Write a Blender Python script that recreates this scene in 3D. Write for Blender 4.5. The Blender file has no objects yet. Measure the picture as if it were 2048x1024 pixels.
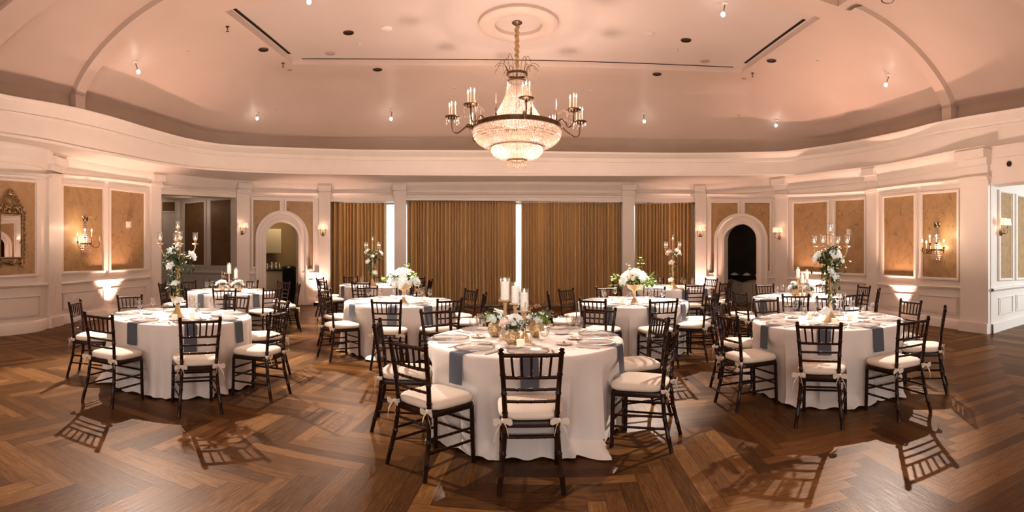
import bpy, math, random
from math import sin, cos, pi, sqrt, atan2, asin
from mathutils import Vector, Matrix
random.seed(7)
SC = bpy.context.scene
COL = SC.collection
F, CX, HY, EYE = 1040.0, 1024.0, 505.0, 1.53     # panorama focal length in px/rad, horizon row, eye height

# ------------------------------------------------------------------ materials
def new_mat(name):
    m = bpy.data.materials.new(name); m.use_nodes = True
    nt = m.node_tree; nt.nodes.clear()
    out = nt.nodes.new('ShaderNodeOutputMaterial')
    return m, nt, out
def N(nt, t, **kw):
    n = nt.nodes.new(t)
    for k, v in kw.items():
        if k in n.inputs.keys(): n.inputs[k].default_value = v
        else: setattr(n, k, v)
    return n
def L(nt, a, b): nt.links.new(a, b)
def ramp(nt, fac, stops):
    r = nt.nodes.new('ShaderNodeValToRGB')
    el = r.color_ramp.elements
    while len(el) < len(stops): el.new(0.5)
    for e, (p, c) in zip(el, stops): e.position = p; e.color = (*c, 1)
    L(nt, fac, r.inputs['Fac']); return r
def math_n(nt, op, a, b=None, c=None):
    n = nt.nodes.new('ShaderNodeMath'); n.operation = op
    for i, v in enumerate((a, b, c)):
        if v is None: continue
        if isinstance(v, (int, float)): n.inputs[i].default_value = v
        else: L(nt, v, n.inputs[i])
    return n.outputs[0]
def pbr(name, col, rough=0.5, metal=0.0, noise=0.0, nscale=8.0, bump=0.0, spec=0.5, sheen=0.0, stretch=None, emis=None, estr=0.0):
    m, nt, out = new_mat(name)
    b = N(nt, 'ShaderNodeBsdfPrincipled')
    b.inputs['Base Color'].default_value = (*col, 1)
    b.inputs['Roughness'].default_value = rough
    b.inputs['Metallic'].default_value = metal
    b.inputs['Specular IOR Level'].default_value = spec
    if sheen: b.inputs['Sheen Weight'].default_value = sheen
    if emis:
        b.inputs['Emission Color'].default_value = (*emis, 1); b.inputs['Emission Strength'].default_value = estr
    if noise or bump:
        tc = N(nt, 'ShaderNodeTexCoord'); mp = N(nt, 'ShaderNodeMapping')
        if stretch: mp.inputs['Scale'].default_value = stretch
        L(nt, tc.outputs['Object'], mp.inputs['Vector'])
        nz = N(nt, 'ShaderNodeTexNoise'); nz.inputs['Scale'].default_value = nscale; nz.inputs['Detail'].default_value = 4
        L(nt, mp.outputs[0], nz.inputs['Vector'])
        if noise:
            lo = tuple(c*(1-noise) for c in col); hi = tuple(min(1, c*(1+noise)) for c in col)
            r = ramp(nt, nz.outputs['Fac'], [(0.3, lo), (0.7, hi)])
            L(nt, r.outputs[0], b.inputs['Base Color'])
        if bump:
            bp = N(nt, 'ShaderNodeBump'); bp.inputs['Strength'].default_value = bump; bp.inputs['Distance'].default_value = 0.02
            L(nt, nz.outputs['Fac'], bp.inputs['Height']); L(nt, bp.outputs[0], b.inputs['Normal'])
    L(nt, b.outputs[0], out.inputs[0])
    return m
def emit(name, col, s):
    m, nt, out = new_mat(name)
    e = N(nt, 'ShaderNodeEmission'); e.inputs[0].default_value = (*col, 1); e.inputs[1].default_value = s
    L(nt, e.outputs[0], out.inputs[0]); return m
def thin_glass(name, tint=(0.97, 0.97, 0.97), base=0.04, edge=0.6, rough=0.03, haze=0.0):
    m, nt, out = new_mat(name)
    tr = N(nt, 'ShaderNodeBsdfTransparent'); tr.inputs[0].default_value = (*tint, 1)
    gl = N(nt, 'ShaderNodeBsdfGlossy'); gl.inputs['Roughness'].default_value = rough
    lw = N(nt, 'ShaderNodeLayerWeight'); lw.inputs[0].default_value = 0.35
    f = math_n(nt, 'MULTIPLY_ADD', lw.outputs['Facing'], edge, base)
    mx = N(nt, 'ShaderNodeMixShader'); L(nt, f, mx.inputs[0]); L(nt, tr.outputs[0], mx.inputs[1]); L(nt, gl.outputs[0], mx.inputs[2])
    res = mx
    if haze:
        df = N(nt, 'ShaderNodeBsdfDiffuse'); df.inputs[0].default_value = (0.95, 0.93, 0.9, 1)
        m2 = N(nt, 'ShaderNodeMixShader'); m2.inputs[0].default_value = haze
        L(nt, mx.outputs[0], m2.inputs[1]); L(nt, df.outputs[0], m2.inputs[2]); res = m2
    L(nt, res.outputs[0], out.inputs[0]); return m

M = {}
M['paint'] = pbr('white_trim_paint', (0.81, 0.755, 0.69), 0.42, noise=0.02, nscale=3)
M['wall'] = pbr('white_wall_paint', (0.80, 0.745, 0.68), 0.5, noise=0.02, nscale=2)
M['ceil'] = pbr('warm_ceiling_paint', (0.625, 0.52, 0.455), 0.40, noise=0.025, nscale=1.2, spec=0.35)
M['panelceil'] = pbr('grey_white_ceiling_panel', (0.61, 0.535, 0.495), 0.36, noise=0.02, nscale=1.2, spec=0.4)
M['cove'] = pbr('cove_lip_shade', (0.44, 0.36, 0.29), 0.6, noise=0.03, nscale=2)  # taupe tone stands for the shadow of the cornice lip
M['rib'] = pbr('rib_paint', (0.66, 0.54, 0.44), 0.5, noise=0.02, nscale=2)
M['black'] = pbr('black_slot', (0.01, 0.01, 0.01), 0.8)
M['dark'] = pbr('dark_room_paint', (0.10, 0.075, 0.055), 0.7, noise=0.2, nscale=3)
M['pantry'] = pbr('pantry_beige_paint', (0.50, 0.38, 0.24), 0.6, noise=0.05, nscale=2)
M['cabinet'] = pbr('cream_cabinet_paint', (0.66, 0.60, 0.48), 0.45, noise=0.03, nscale=2)
M['counter'] = pbr('dark_stone_counter', (0.05, 0.045, 0.04), 0.2, noise=0.3, nscale=40)
M['wood'] = pbr('dark_mahogany', (0.030, 0.0115, 0.006), 0.30, noise=0.45, nscale=16, stretch=(3, 3, 0.6), spec=0.38)
M['cushion'] = pbr('ivory_cushion_fabric', (0.86, 0.79, 0.69), 0.85, noise=0.02, nscale=40, bump=0.03)
M['cloth'] = pbr('white_linen', (0.88, 0.84, 0.81), 0.85, noise=0.02, nscale=5, bump=0.06)
M['napkin'] = pbr('slate_blue_napkin', (0.115, 0.138, 0.172), 0.8, noise=0.08, nscale=50, bump=0.03)
M['gold'] = pbr('brushed_gold', (0.80, 0.61, 0.38), 0.34, metal=0.85, noise=0.08, nscale=20)
M['oldgold'] = pbr('antique_gilt', (0.30, 0.215, 0.12), 0.36, metal=0.85, noise=0.55, nscale=25)
M['bronze'] = pbr('dark_bronze', (0.16, 0.11, 0.065), 0.35, metal=1.0, noise=0.25, nscale=25)
M['silver'] = pbr('silver_flatware', (0.85, 0.80, 0.75), 0.18, metal=1.0, noise=0.03, nscale=20)
M['steel'] = pbr('polished_steel_urn', (0.80, 0.76, 0.70), 0.12, metal=1.0, noise=0.03, nscale=20)
M['mercury'] = pbr('gold_mercury_glass', (0.78, 0.52, 0.33), 0.28, metal=0.7, noise=0.6, nscale=60, bump=0.4)
M['wax'] = pbr('white_wax', (0.93, 0.88, 0.80), 0.5, noise=0.02, nscale=10, emis=(1, 0.84, 0.70), estr=0.5)  # emission added so the wax looks bright and lit through
M['taper'] = pbr('ivory_candle_sleeve', (0.86, 0.70, 0.54), 0.5, noise=0.03, nscale=10, emis=(1, 0.6, 0.35), estr=0.15)
def petal_mat(name, col):
    m, nt, out = new_mat(name)
    df = N(nt, 'ShaderNodeBsdfDiffuse'); tl = N(nt, 'ShaderNodeBsdfTranslucent')
    tc = N(nt, 'ShaderNodeTexCoord'); nz = N(nt, 'ShaderNodeTexNoise'); nz.inputs['Scale'].default_value = 3; L(nt, tc.outputs['Object'], nz.inputs[0])
    r = ramp(nt, nz.outputs['Fac'], [(0.3, tuple(c*.95 for c in col)), (0.7, col)])
    L(nt, r.outputs[0], df.inputs[0]); L(nt, r.outputs[0], tl.inputs[0])
    mx = N(nt, 'ShaderNodeMixShader'); mx.inputs[0].default_value = .42; L(nt, df.outputs[0], mx.inputs[1]); L(nt, tl.outputs[0], mx.inputs[2])
    em = N(nt, 'ShaderNodeEmission'); L(nt, r.outputs[0], em.inputs[0]); em.inputs[1].default_value = .10  # slight emission added to lift the petals out of grey
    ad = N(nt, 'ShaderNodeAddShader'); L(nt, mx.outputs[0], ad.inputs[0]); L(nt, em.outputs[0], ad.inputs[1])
    L(nt, ad.outputs[0], out.inputs[0]); return m
M['petal'] = petal_mat('white_petal', (0.97, 0.95, 0.90))
M['blush'] = petal_mat('blush_petal', (0.95, 0.80, 0.72))
M['leaf'] = pbr('green_leaf', (0.055, 0.115, 0.035), 0.42, noise=0.45, nscale=30)
M['lime'] = pbr('lime_leaf', (0.22, 0.36, 0.07), 0.45, noise=0.3, nscale=30)
M['euca'] = pbr('grey_green_leaf', (0.17, 0.21, 0.18), 0.6, noise=0.3, nscale=30)
M['sprig'] = pbr('dried_sprig', (0.55, 0.42, 0.30), 0.7, noise=0.2, nscale=30)
M['glass'] = thin_glass('clear_glass', (0.99, 0.99, 0.99), base=0.05, edge=0.42)
M['vaseglass'] = thin_glass('clear_cylinder_glass', (0.985, 0.98, 0.975), base=0.06, edge=0.62, rough=0.06, haze=0.03)
M['charger'] = thin_glass('clear_charger_glass', (0.97, 0.965, 0.96), base=0.06, edge=0.35, rough=0.10, haze=0.13)
M['beads'] = thin_glass('beaded_rim_glass', (0.80, 0.76, 0.74), base=0.30, edge=0.5, rough=0.12)
M['frost'] = pbr('frosted_votive_glass', (0.93, 0.86, 0.78), 0.35, noise=0.02, nscale=10, emis=(1, 0.72, 0.45), estr=0.35)
M['flame'] = emit('candle_flame', (1, 0.66, 0.30), 9)
M['bulb'] = emit('warm_bulb', (1, 0.80, 0.55), 14)
M['spotbulb'] = emit('spot_bulb', (1, 0.93, 0.86), 22)
M['shade'] = pbr('lit_lampshade', (0.9, 0.72, 0.58), 0.8, noise=0.02, nscale=30, emis=(1, 0.62, 0.42), estr=0.62)
M['plastic'] = pbr('white_plastic', (0.80, 0.76, 0.72), 0.4, noise=0.01, nscale=5)
M['grille'] = pbr('grey_grille', (0.42, 0.33, 0.28), 0.6, noise=0.1, nscale=200)
M['blackplastic'] = pbr('black_plastic', (0.015, 0.014, 0.014), 0.35, noise=0.2, nscale=10)
M['blackcloth'] = pbr('black_cloth', (0.012, 0.012, 0.016), 0.9, noise=0.3, nscale=10, bump=0.3)
M['burlap'] = pbr('gold_cord_sleeve', (0.42, 0.28, 0.14), 0.7, noise=0.3, nscale=40, bump=0.4)
def crystal_mat():
    m, nt, out = new_mat('cut_crystal')
    tr = N(nt, 'ShaderNodeBsdfTransparent'); tr.inputs[0].default_value = (0.95, 0.9, 0.86, 1)
    gl = N(nt, 'ShaderNodeBsdfGlossy'); gl.inputs['Roughness'].default_value = 0.05
    tl = N(nt, 'ShaderNodeBsdfTranslucent'); tl.inputs[0].default_value = (1.0, 0.88, 0.78, 1)
    df = N(nt, 'ShaderNodeBsdfDiffuse'); df.inputs[0].default_value = (1.0, 0.90, 0.82, 1)
    a = N(nt, 'ShaderNodeMixShader'); a.inputs[0].default_value = 0.35; L(nt, tl.outputs[0], a.inputs[1]); L(nt, df.outputs[0], a.inputs[2])
    b = N(nt, 'ShaderNodeMixShader'); b.inputs[0].default_value = 0.45; L(nt, a.outputs[0], b.inputs[1]); L(nt, gl.outputs[0], b.inputs[2])
    c = N(nt, 'ShaderNodeMixShader'); c.inputs[0].default_value = 0.42; L(nt, b.outputs[0], c.inputs[1]); L(nt, tr.outputs[0], c.inputs[2])
    L(nt, c.outputs[0], out.inputs[0]); return m
M['crystal'] = crystal_mat()
def crystal_thin():
    m, nt, out = new_mat('crystal_veil')
    tr = N(nt, 'ShaderNodeBsdfTransparent'); tl = N(nt, 'ShaderNodeBsdfTranslucent'); tl.inputs[0].default_value = (1.0, 0.86, 0.74, 1)
    df = N(nt, 'ShaderNodeBsdfDiffuse'); df.inputs[0].default_value = (1.0, 0.88, 0.78, 1)
    a = N(nt, 'ShaderNodeMixShader'); a.inputs[0].default_value = 0.5; L(nt, tl.outputs[0], a.inputs[1]); L(nt, df.outputs[0], a.inputs[2])
    tc = N(nt, 'ShaderNodeTexCoord'); vo = N(nt, 'ShaderNodeTexVoronoi'); vo.inputs['Scale'].default_value = 34; L(nt, tc.outputs['Object'], vo.inputs[0])
    f = ramp(nt, vo.outputs['Distance'], [(0.2, (0.42, 0.42, 0.42)), (0.5, (0.04, 0.04, 0.04))])
    b = N(nt, 'ShaderNodeMixShader'); L(nt, f.outputs[0], b.inputs[0]); L(nt, tr.outputs[0], b.inputs[1]); L(nt, a.outputs[0], b.inputs[2])
    L(nt, b.outputs[0], out.inputs[0]); return m
M['crystal_thin'] = crystal_thin()
def curtain_mat():
    m, nt, out = new_mat('gold_satin_curtain')
    b = N(nt, 'ShaderNodeBsdfPrincipled'); b.inputs['Roughness'].default_value = 0.38
    b.inputs['Sheen Weight'].default_value = 0.25
    tc = N(nt, 'ShaderNodeTexCoord'); mp = N(nt, 'ShaderNodeMapping'); mp.inputs['Scale'].default_value = (30, 30, 0.6)
    L(nt, tc.outputs['Object'], mp.inputs[0])
    nz = N(nt, 'ShaderNodeTexNoise'); nz.inputs['Scale'].default_value = 3; nz.inputs['Detail'].default_value = 3
    L(nt, mp.outputs[0], nz.inputs[0])
    r = ramp(nt, nz.outputs['Fac'], [(0.3, (0.60, 0.38, 0.14)), (0.7, (0.88, 0.62, 0.29))])
    L(nt, r.outputs[0], b.inputs['Base Color'])
    tl = N(nt, 'ShaderNodeBsdfTranslucent'); tl.inputs[0].default_value = (0.5, 0.35, 0.2, 1)
    mx = N(nt, 'ShaderNodeMixShader'); mx.inputs[0].default_value = 0.06
    L(nt, b.outputs[0], mx.inputs[1]); L(nt, tl.outputs[0], mx.inputs[2])
    L(nt, mx.outputs[0], out.inputs[0]); return m
M['curtain'] = curtain_mat()
def paper_mat(name, base, mark):
    m, nt, out = new_mat(name)
    b = N(nt, 'ShaderNodeBsdfPrincipled'); b.inputs['Roughness'].default_value = 0.42
    tc = N(nt, 'ShaderNodeTexCoord')
    nz = N(nt, 'ShaderNodeTexNoise'); nz.inputs['Scale'].default_value = 2.2; nz.inputs['Detail'].default_value = 2; nz.inputs['Distortion'].default_value = 2.5
    L(nt, tc.outputs['Object'], nz.inputs[0])
    cn = N(nt, 'ShaderNodeTexNoise'); cn.inputs['Scale'].default_value = 3.6; cn.inputs['Detail'].default_value = 1.5; cn.inputs['Distortion'].default_value = 1.6
    L(nt, tc.outputs['Object'], cn.inputs[0])
    fr = math_n(nt, 'FRACT', math_n(nt, 'MULTIPLY', cn.outputs['Fac'], 7.0))
    ab = math_n(nt, 'ABSOLUTE', math_n(nt, 'SUBTRACT', fr, 0.5))
    n2 = N(nt, 'ShaderNodeTexNoise'); n2.inputs['Scale'].default_value = 5.5; n2.inputs['Detail'].default_value = 1
    L(nt, tc.outputs['Object'], n2.inputs[0])
    s1 = ramp(nt, ab, [(0.05, (1, 1, 1)), (0.17, (0, 0, 0))])
    s2 = ramp(nt, n2.outputs['Fac'], [(0.46, (0, 0, 0)), (0.58, (1, 1, 1))])
    mu = math_n(nt, 'MULTIPLY', s1.outputs[0], s2.outputs[0])
    mu = math_n(nt, 'MULTIPLY', mu, 0.55)
    bg = ramp(nt, nz.outputs['Fac'], [(0.35, tuple(c*0.93 for c in base)), (0.65, tuple(c*1.05 for c in base))])
    mx = N(nt, 'ShaderNodeMixRGB'); mx.inputs['Color2'].default_value = (*mark, 1)
    L(nt, mu, mx.inputs['Fac']); L(nt, bg.outputs[0], mx.inputs['Color1'])
    L(nt, mx.outputs[0], b.inputs['Base Color']); L(nt, b.outputs[0], out.inputs[0]); return m
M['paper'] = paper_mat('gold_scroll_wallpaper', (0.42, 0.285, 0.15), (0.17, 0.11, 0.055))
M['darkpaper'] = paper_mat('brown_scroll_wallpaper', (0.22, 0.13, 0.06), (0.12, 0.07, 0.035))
def mirror_mat():
    m, nt, out = new_mat('mirror_glass')
    g = N(nt, 'ShaderNodeBsdfGlossy'); g.inputs['Roughness'].default_value = 0.01; g.inputs[0].default_value = (0.92, 0.9, 0.87, 1)
    L(nt, g.outputs[0], out.inputs[0]); return m
M['mirror'] = mirror_mat()
def floor_mat():
    m, nt, out = new_mat('herringbone_oak')
    nb, w = 8, 0.118
    b = N(nt, 'ShaderNodeBsdfPrincipled')
    geo = N(nt, 'ShaderNodeNewGeometry')
    mp = N(nt, 'ShaderNodeMapping'); mp.inputs['Rotation'].default_value = (0, 0, math.radians(4))
    L(nt, geo.outputs['Position'], mp.inputs[0])
    sx = N(nt, 'ShaderNodeSeparateXYZ'); L(nt, mp.outputs[0], sx.inputs[0])
    u = math_n(nt, 'DIVIDE', sx.outputs[0], w); v = math_n(nt, 'DIVIDE', sx.outputs[1], w)
    i = math_n(nt, 'FLOOR', u); j = math_n(nt, 'FLOOR', v)
    fu = math_n(nt, 'SUBTRACT', u, i); fv = math_n(nt, 'SUBTRACT', v, j)
    d = math_n(nt, 'SUBTRACT', i, j)
    q = math_n(nt, 'FLOOR', math_n(nt, 'DIVIDE', d, 2*nb))
    k = math_n(nt, 'SUBTRACT', d, math_n(nt, 'MULTIPLY', q, 2*nb))
    ver = math_n(nt, 'GREATER_THAN', k, nb-0.5)
    hor = math_n(nt, 'SUBTRACT', 1.0, ver)
    alh = math_n(nt, 'ADD', k, fu)
    alv = math_n(nt, 'ADD', math_n(nt, 'SUBTRACT', 2*nb-1.0, k), fv)
    along = math_n(nt, 'ADD', math_n(nt, 'MULTIPLY', hor, alh), math_n(nt, 'MULTIPLY', ver, alv))
    across = math_n(nt, 'ADD', math_n(nt, 'MULTIPLY', hor, fv), math_n(nt, 'MULTIPLY', ver, fu))
    line = math_n(nt, 'ADD', math_n(nt, 'MULTIPLY', hor, j), math_n(nt, 'MULTIPLY', ver, i))
    cid = N(nt, 'ShaderNodeCombineXYZ'); L(nt, line, cid.inputs[0]); L(nt, q, cid.inputs[1]); L(nt, ver, cid.inputs[2])
    wn = N(nt, 'ShaderNodeTexWhiteNoise'); L(nt, cid.outputs[0], wn.inputs[0])
    sc = N(nt, 'ShaderNodeSeparateXYZ'); L(nt, wn.outputs['Color'], sc.inputs[0])
    # grain runs along each board
    gx = math_n(nt, 'ADD', math_n(nt, 'MULTIPLY', along, 0.35), math_n(nt, 'MULTIPLY', sc.outputs[0], 50))
    gy = math_n(nt, 'ADD', math_n(nt, 'MULTIPLY', across, 3.2), math_n(nt, 'MULTIPLY', sc.outputs[1], 50))
    gv = N(nt, 'ShaderNodeCombineXYZ'); L(nt, gx, gv.inputs[0]); L(nt, gy, gv.inputs[1])
    gn = N(nt, 'ShaderNodeTexNoise'); gn.inputs['Scale'].default_value = 2.2; gn.inputs['Detail'].default_value = 6; gn.inputs['Distortion'].default_value = 0.8
    L(nt, gv.outputs[0], gn.inputs[0])
    gw = N(nt, 'ShaderNodeTexWave'); gw.bands_direction = 'Y'; gw.inputs['Scale'].default_value = 1.1; gw.inputs['Distortion'].default_value = 9; gw.inputs['Detail'].default_value = 3; gw.inputs['Detail Scale'].default_value = 1.2
    L(nt, gv.outputs[0], gw.inputs[0])
    tone = math_n(nt, 'MULTIPLY_ADD', sc.outputs[2], 0.42, math_n(nt, 'MULTIPLY_ADD', gn.outputs['Fac'], 0.62, math_n(nt, 'MULTIPLY', gw.outputs['Fac'], 0.16)))
    tone = math_n(nt, 'SUBTRACT', tone, 0.04)
    r = ramp(nt, tone, [(0.22, (0.052, 0.022, 0.0065)), (0.5, (0.118, 0.059, 0.020)), (0.75, (0.205, 0.108, 0.040)), (0.95, (0.33, 0.185, 0.075))])
    # joints
    e1 = math_n(nt, 'MINIMUM', across, math_n(nt, 'SUBTRACT', 1.0, across))
    e2 = math_n(nt, 'MINIMUM', along, math_n(nt, 'SUBTRACT', float(nb), along))
    e = math_n(nt, 'MINIMUM', e1, e2)
    gap = math_n(nt, 'LESS_THAN', e, 0.018)
    mx = N(nt, 'ShaderNodeMixRGB'); mx.inputs['Color2'].default_value = (0.02, 0.009, 0.004, 1)
    L(nt, math_n(nt, 'MULTIPLY', gap, 0.7), mx.inputs['Fac']); L(nt, r.outputs[0], mx.inputs['Color1'])
    L(nt, mx.outputs[0], b.inputs['Base Color'])
    rg = math_n(nt, 'MULTIPLY_ADD', gn.outputs['Fac'], 0.25, 0.27)
    L(nt, rg, b.inputs['Roughness'])
    b.inputs['Specular IOR Level'].default_value = 0.12
    bp = N(nt, 'ShaderNodeBump'); bp.inputs['Strength'].default_value = 0.12; bp.inputs['Distance'].default_value = 0.01
    L(nt, gn.outputs['Fac'], bp.inputs['Height']); L(nt, bp.outputs[0], b.inputs['Normal'])
    L(nt, b.outputs[0], out.inputs[0]); return m
M['floor'] = floor_mat()

# ------------------------------------------------------------------ mesh helpers
class MB:
    def __init__(self): self.v = []; self.f = []
    def add(self, vs, fs):
        o = len(self.v); self.v += [tuple(p) for p in vs]; self.f += [tuple(i+o for i in f) for f in fs]
    def quad(self, a, b, c, d): self.add([a, b, c, d], [(0, 1, 2, 3)])
    def box(self, c, s, rot=None):
        cx, cy, cz = c; hx, hy, hz = s[0]/2, s[1]/2, s[2]/2
        vs = [Vector((x*hx, y*hy, z*hz)) for x in (-1, 1) for y in (-1, 1) for z in (-1, 1)]
        if rot is not None: vs = [rot @ p for p in vs]
        vs = [(p[0]+cx, p[1]+cy, p[2]+cz) for p in vs]
        self.add(vs, [(0, 1, 3, 2), (4, 6, 7, 5), (0, 4, 5, 1), (2, 3, 7, 6), (0, 2, 6, 4), (1, 5, 7, 3)])
    def rbox(self, c, s, b=0.01, rot=None):     # box with chamfered edges
        cx, cy, cz = c; vs = []; h = [s[0]/2, s[1]/2, s[2]/2]; b = min(b, *[q*0.95 for q in h])
        pts = []
        for x in (-1, 1):
            for y in (-1, 1):
                for z in (-1, 1):
                    pts.append((x*(h[0]-b), y*(h[1]-b), z*h[2])); pts.append((x*(h[0]-b), y*h[1], z*(h[2]-b))); pts.append((x*h[0], y*(h[1]-b), z*(h[2]-b)))
        P_ = [Vector(p) for p in pts]
        if rot is not None: P_ = [rot @ p for p in P_]
        def ix(x, y, z, k): return (((x > 0)*4 + (y > 0)*2 + (z > 0))*3 + k)
        fs = []
        for s_ in (-1, 1):
            fs.append([ix(-1, -1, s_, 0), ix(1, -1, s_, 0), ix(1, 1, s_, 0), ix(-1, 1, s_, 0)])
            fs.append([ix(-1, s_, -1, 1), ix(1, s_, -1, 1), ix(1, s_, 1, 1), ix(-1, s_, 1, 1)])
            fs.append([ix(s_, -1, -1, 2), ix(s_, 1, -1, 2), ix(s_, 1, 1, 2), ix(s_, -1, 1, 2)])
        for a in (-1, 1):
            for b_ in (-1, 1):
                fs.append([ix(-1, a, b_, 0), ix(1, a, b_, 0), ix(1, a, b_, 1), ix(-1, a, b_, 1)])
                fs.append([ix(a, -1, b_, 0), ix(a, 1, b_, 0), ix(a, 1, b_, 2), ix(a, -1, b_, 2)])
                fs.append([ix(a, b_, -1, 1), ix(a, b_, 1, 1), ix(a, b_, 1, 2), ix(a, b_, -1, 2)])
        for x in (-1, 1):
            for y in (-1, 1):
                for z in (-1, 1): fs.append([ix(x, y, z, 0), ix(x, y, z, 1), ix(x, y, z, 2)])
        self.add([(p[0]+cx, p[1]+cy, p[2]+cz) for p in P_], fs)
    def tube(self, path, rad, n=8, caps=True, closed=False):
        path = [Vector(p) for p in path]; m = len(path)
        if isinstance(rad, (int, float)): rad = [rad]*m
        vs = []; up = None
        for i, p in enumerate(path):
            if closed: t = path[(i+1) % m]-path[i-1]
            else: t = path[min(i+1, m-1)]-path[max(i-1, 0)]
            if t.length < 1e-9: t = Vector((0, 0, 1))
            t.normalize()
            if up is None: up = Vector((0, 0, 1)) if abs(t.z) < 0.9 else Vector((1, 0, 0))
            a = t.cross(up)
            if a.length < 1e-6: a = t.orthogonal()
            a.normalize(); bb = a.cross(t).normalized(); up = bb
            for k in range(n):
                an = 2*pi*k/n; vs.append(p + (a*cos(an)+bb*sin(an))*rad[i])
        fs = []
        for i in range(m if closed else m-1):
            i2 = (i+1) % m
            for k in range(n): fs.append((i*n+k, i*n+(k+1) % n, i2*n+(k+1) % n, i2*n+k))
        if caps and not closed: fs.append(tuple(range(n-1, -1, -1))); fs.append(tuple((m-1)*n+k for k in range(n)))
        self.add(vs, fs)
    def lathe(self, prof, n=24, c=(0, 0, 0), rx=1.0, ry=1.0, a0=0.0, a1=2*pi):
        full = abs(a1-a0-2*pi) < 1e-6; cols = n if full else n+1
        vs = []
        for r, z in prof:
            for k in range(cols):
                a = a0+(a1-a0)*k/n; vs.append((c[0]+r*rx*cos(a), c[1]+r*ry*sin(a), c[2]+z))
        fs = []
        for i in range(len(prof)-1):
            for k in range(n if full else n):
                k2 = (k+1) % cols if full else k+1
                fs.append((i*cols+k, i*cols+k2, (i+1)*cols+k2, (i+1)*cols+k))
        self.add(vs, fs)
    def sphere(self, c, r, n=10, m=6, s=(1, 1, 1)):
        self.lathe([(max(1e-5, r*sin(pi*i/m)*s[0]), -r*cos(pi*i/m)*s[2]) for i in range(m+1)], n, c)
    def octa(self, c, r, h):      # small cut drop
        x, y, z = c
        self.add([(x+r, y, z), (x, y+r, z), (x-r, y, z), (x, y-r, z), (x, y, z+h*0.4), (x, y, z-h*0.6)],
                 [(0, 1, 4), (1, 2, 4), (2, 3, 4), (3, 0, 4), (1, 0, 5), (2, 1, 5), (3, 2, 5), (0, 3, 5)])
    def grid(self, rows, closed=False):
        m, n = len(rows), len(rows[0]); vs = [p for r in rows for p in r]; fs = []
        for i in range(m-1):
            for k in range(n if closed else n-1):
                k2 = (k+1) % n; fs.append((i*n+k, i*n+k2, (i+1)*n+k2, (i+1)*n+k))
        self.add(vs, fs)
    def mesh(self, name, mat, smooth=True, auto=True):
        me = bpy.data.meshes.new(name); me.from_pydata(self.v, [], self.f); me.update()
        if mat is not None: me.materials.append(mat)
        if smooth:
            me.polygons.foreach_set('use_smooth', [True]*len(me.polygons))
            if auto:
                try: me.set_sharp_from_angle(angle=math.radians(40))
                except Exception: pass
        return me
    def obj(self, name, mat, parent=None, smooth=True, loc=None, rot=None, scale=None, auto=True):
        return put(name, self.mesh(name, mat, smooth, auto), parent, loc, rot, scale)
def put(name, me, parent=None, loc=None, rot=None, scale=None):
    o = bpy.data.objects.new(name, me); COL.objects.link(o)
    if parent is not None: o.parent = parent
    if loc is not None: o.location = loc
    if rot is not None: o.rotation_euler = rot
    if scale is not None: o.scale = (scale,)*3 if isinstance(scale, (int, float)) else scale
    return o
def tag(o, label=None, cat=None, group=None, kind=None):
    if label: o['label'] = label
    if cat: o['category'] = cat
    if group: o['group'] = group
    if kind: o['kind'] = kind
    return o
def thing(name, label, cat, loc=(0, 0, 0), rz=0.0, group=None):
    o = put(name, None, None, loc, (0, 0, rz)); return tag(o, label, cat, group)
def copy_tree(o, parent=None):
    c = o.copy(); COL.objects.link(c)
    if parent is not None: c.parent = parent
    for ch in list(o.children): copy_tree(ch, c)
    return c
def struct(o): o['kind'] = 'structure'; return o

# ------------------------------------------------------------------ picture geometry -> plan
def pchip(tab):
    xs = [t[0] for t in tab]; ys = [t[1] for t in tab]; n = len(xs)
    d = [(ys[i+1]-ys[i])/(xs[i+1]-xs[i]) for i in range(n-1)]
    m = [d[0]]+[0 if d[i-1]*d[i] <= 0 else 2*d[i-1]*d[i]/(d[i-1]+d[i]) for i in range(1, n-1)]+[d[-1]]
    def f(x):
        if x <= xs[0]: return ys[0]+m[0]*(x-xs[0])
        if x >= xs[-1]: return ys[-1]+m[-1]*(x-xs[-1])
        lo, hi = 0, n-1
        while hi-lo > 1:
            md = (lo+hi)//2
            if xs[md] <= x: lo = md
            else: hi = md
        h = xs[hi]-xs[lo]; t = (x-xs[lo])/h
        return (2*t**3-3*t*t+1)*ys[lo]+(t**3-2*t*t+t)*h*m[lo]+(-2*t**3+3*t*t)*ys[hi]+(t**3-t*t)*h*m[hi]
    return f
def th(x): return (x-CX)/F
def pt(x, y, r): return Vector((r*sin(th(x)), r*cos(th(x)), EYE+(HY-y)*r/F))
def ground(x, y): return pt(x, y, F*EYE/(y-HY))
def onz(x, y, z): return pt(x, y, F*(z-EYE)/(HY-y))
def xpix(p): return CX+F*atan2(p[0], p[1])
class Wall:
    """a vertical wall surface whose plan curve is r(x); offsets go into the room"""
    def __init__(self, tab): self.r = pchip(tab)
    def plan(self, x): r = self.r(x); return Vector((r*sin(th(x)), r*cos(th(x)), 0))
    def nrm(self, x):
        t = self.plan(x+1.5)-self.plan(x-1.5); n = Vector((t.y, -t.x, 0)); n.normalize()
        if n.dot(self.plan(x)) > 0: n = -n
        return n
    def __call__(self, x, y, off=0.0):
        r = self.r(x); p = self.plan(x)+self.nrm(x)*off
        p.z = EYE+(HY-y)*r/F; return p
    def ybase(self, x): return HY+F*EYE/self.r(x)
    def yat(self, x, z): return HY-(z-EYE)*F/self.r(x)
def val(f, x): return f(x) if callable(f) else f
def cols(x0, x1, step=8): n = max(1, int(math.ceil(abs(x1-x0)/step))); return [x0+(x1-x0)*i/n for i in range(n+1)]
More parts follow.
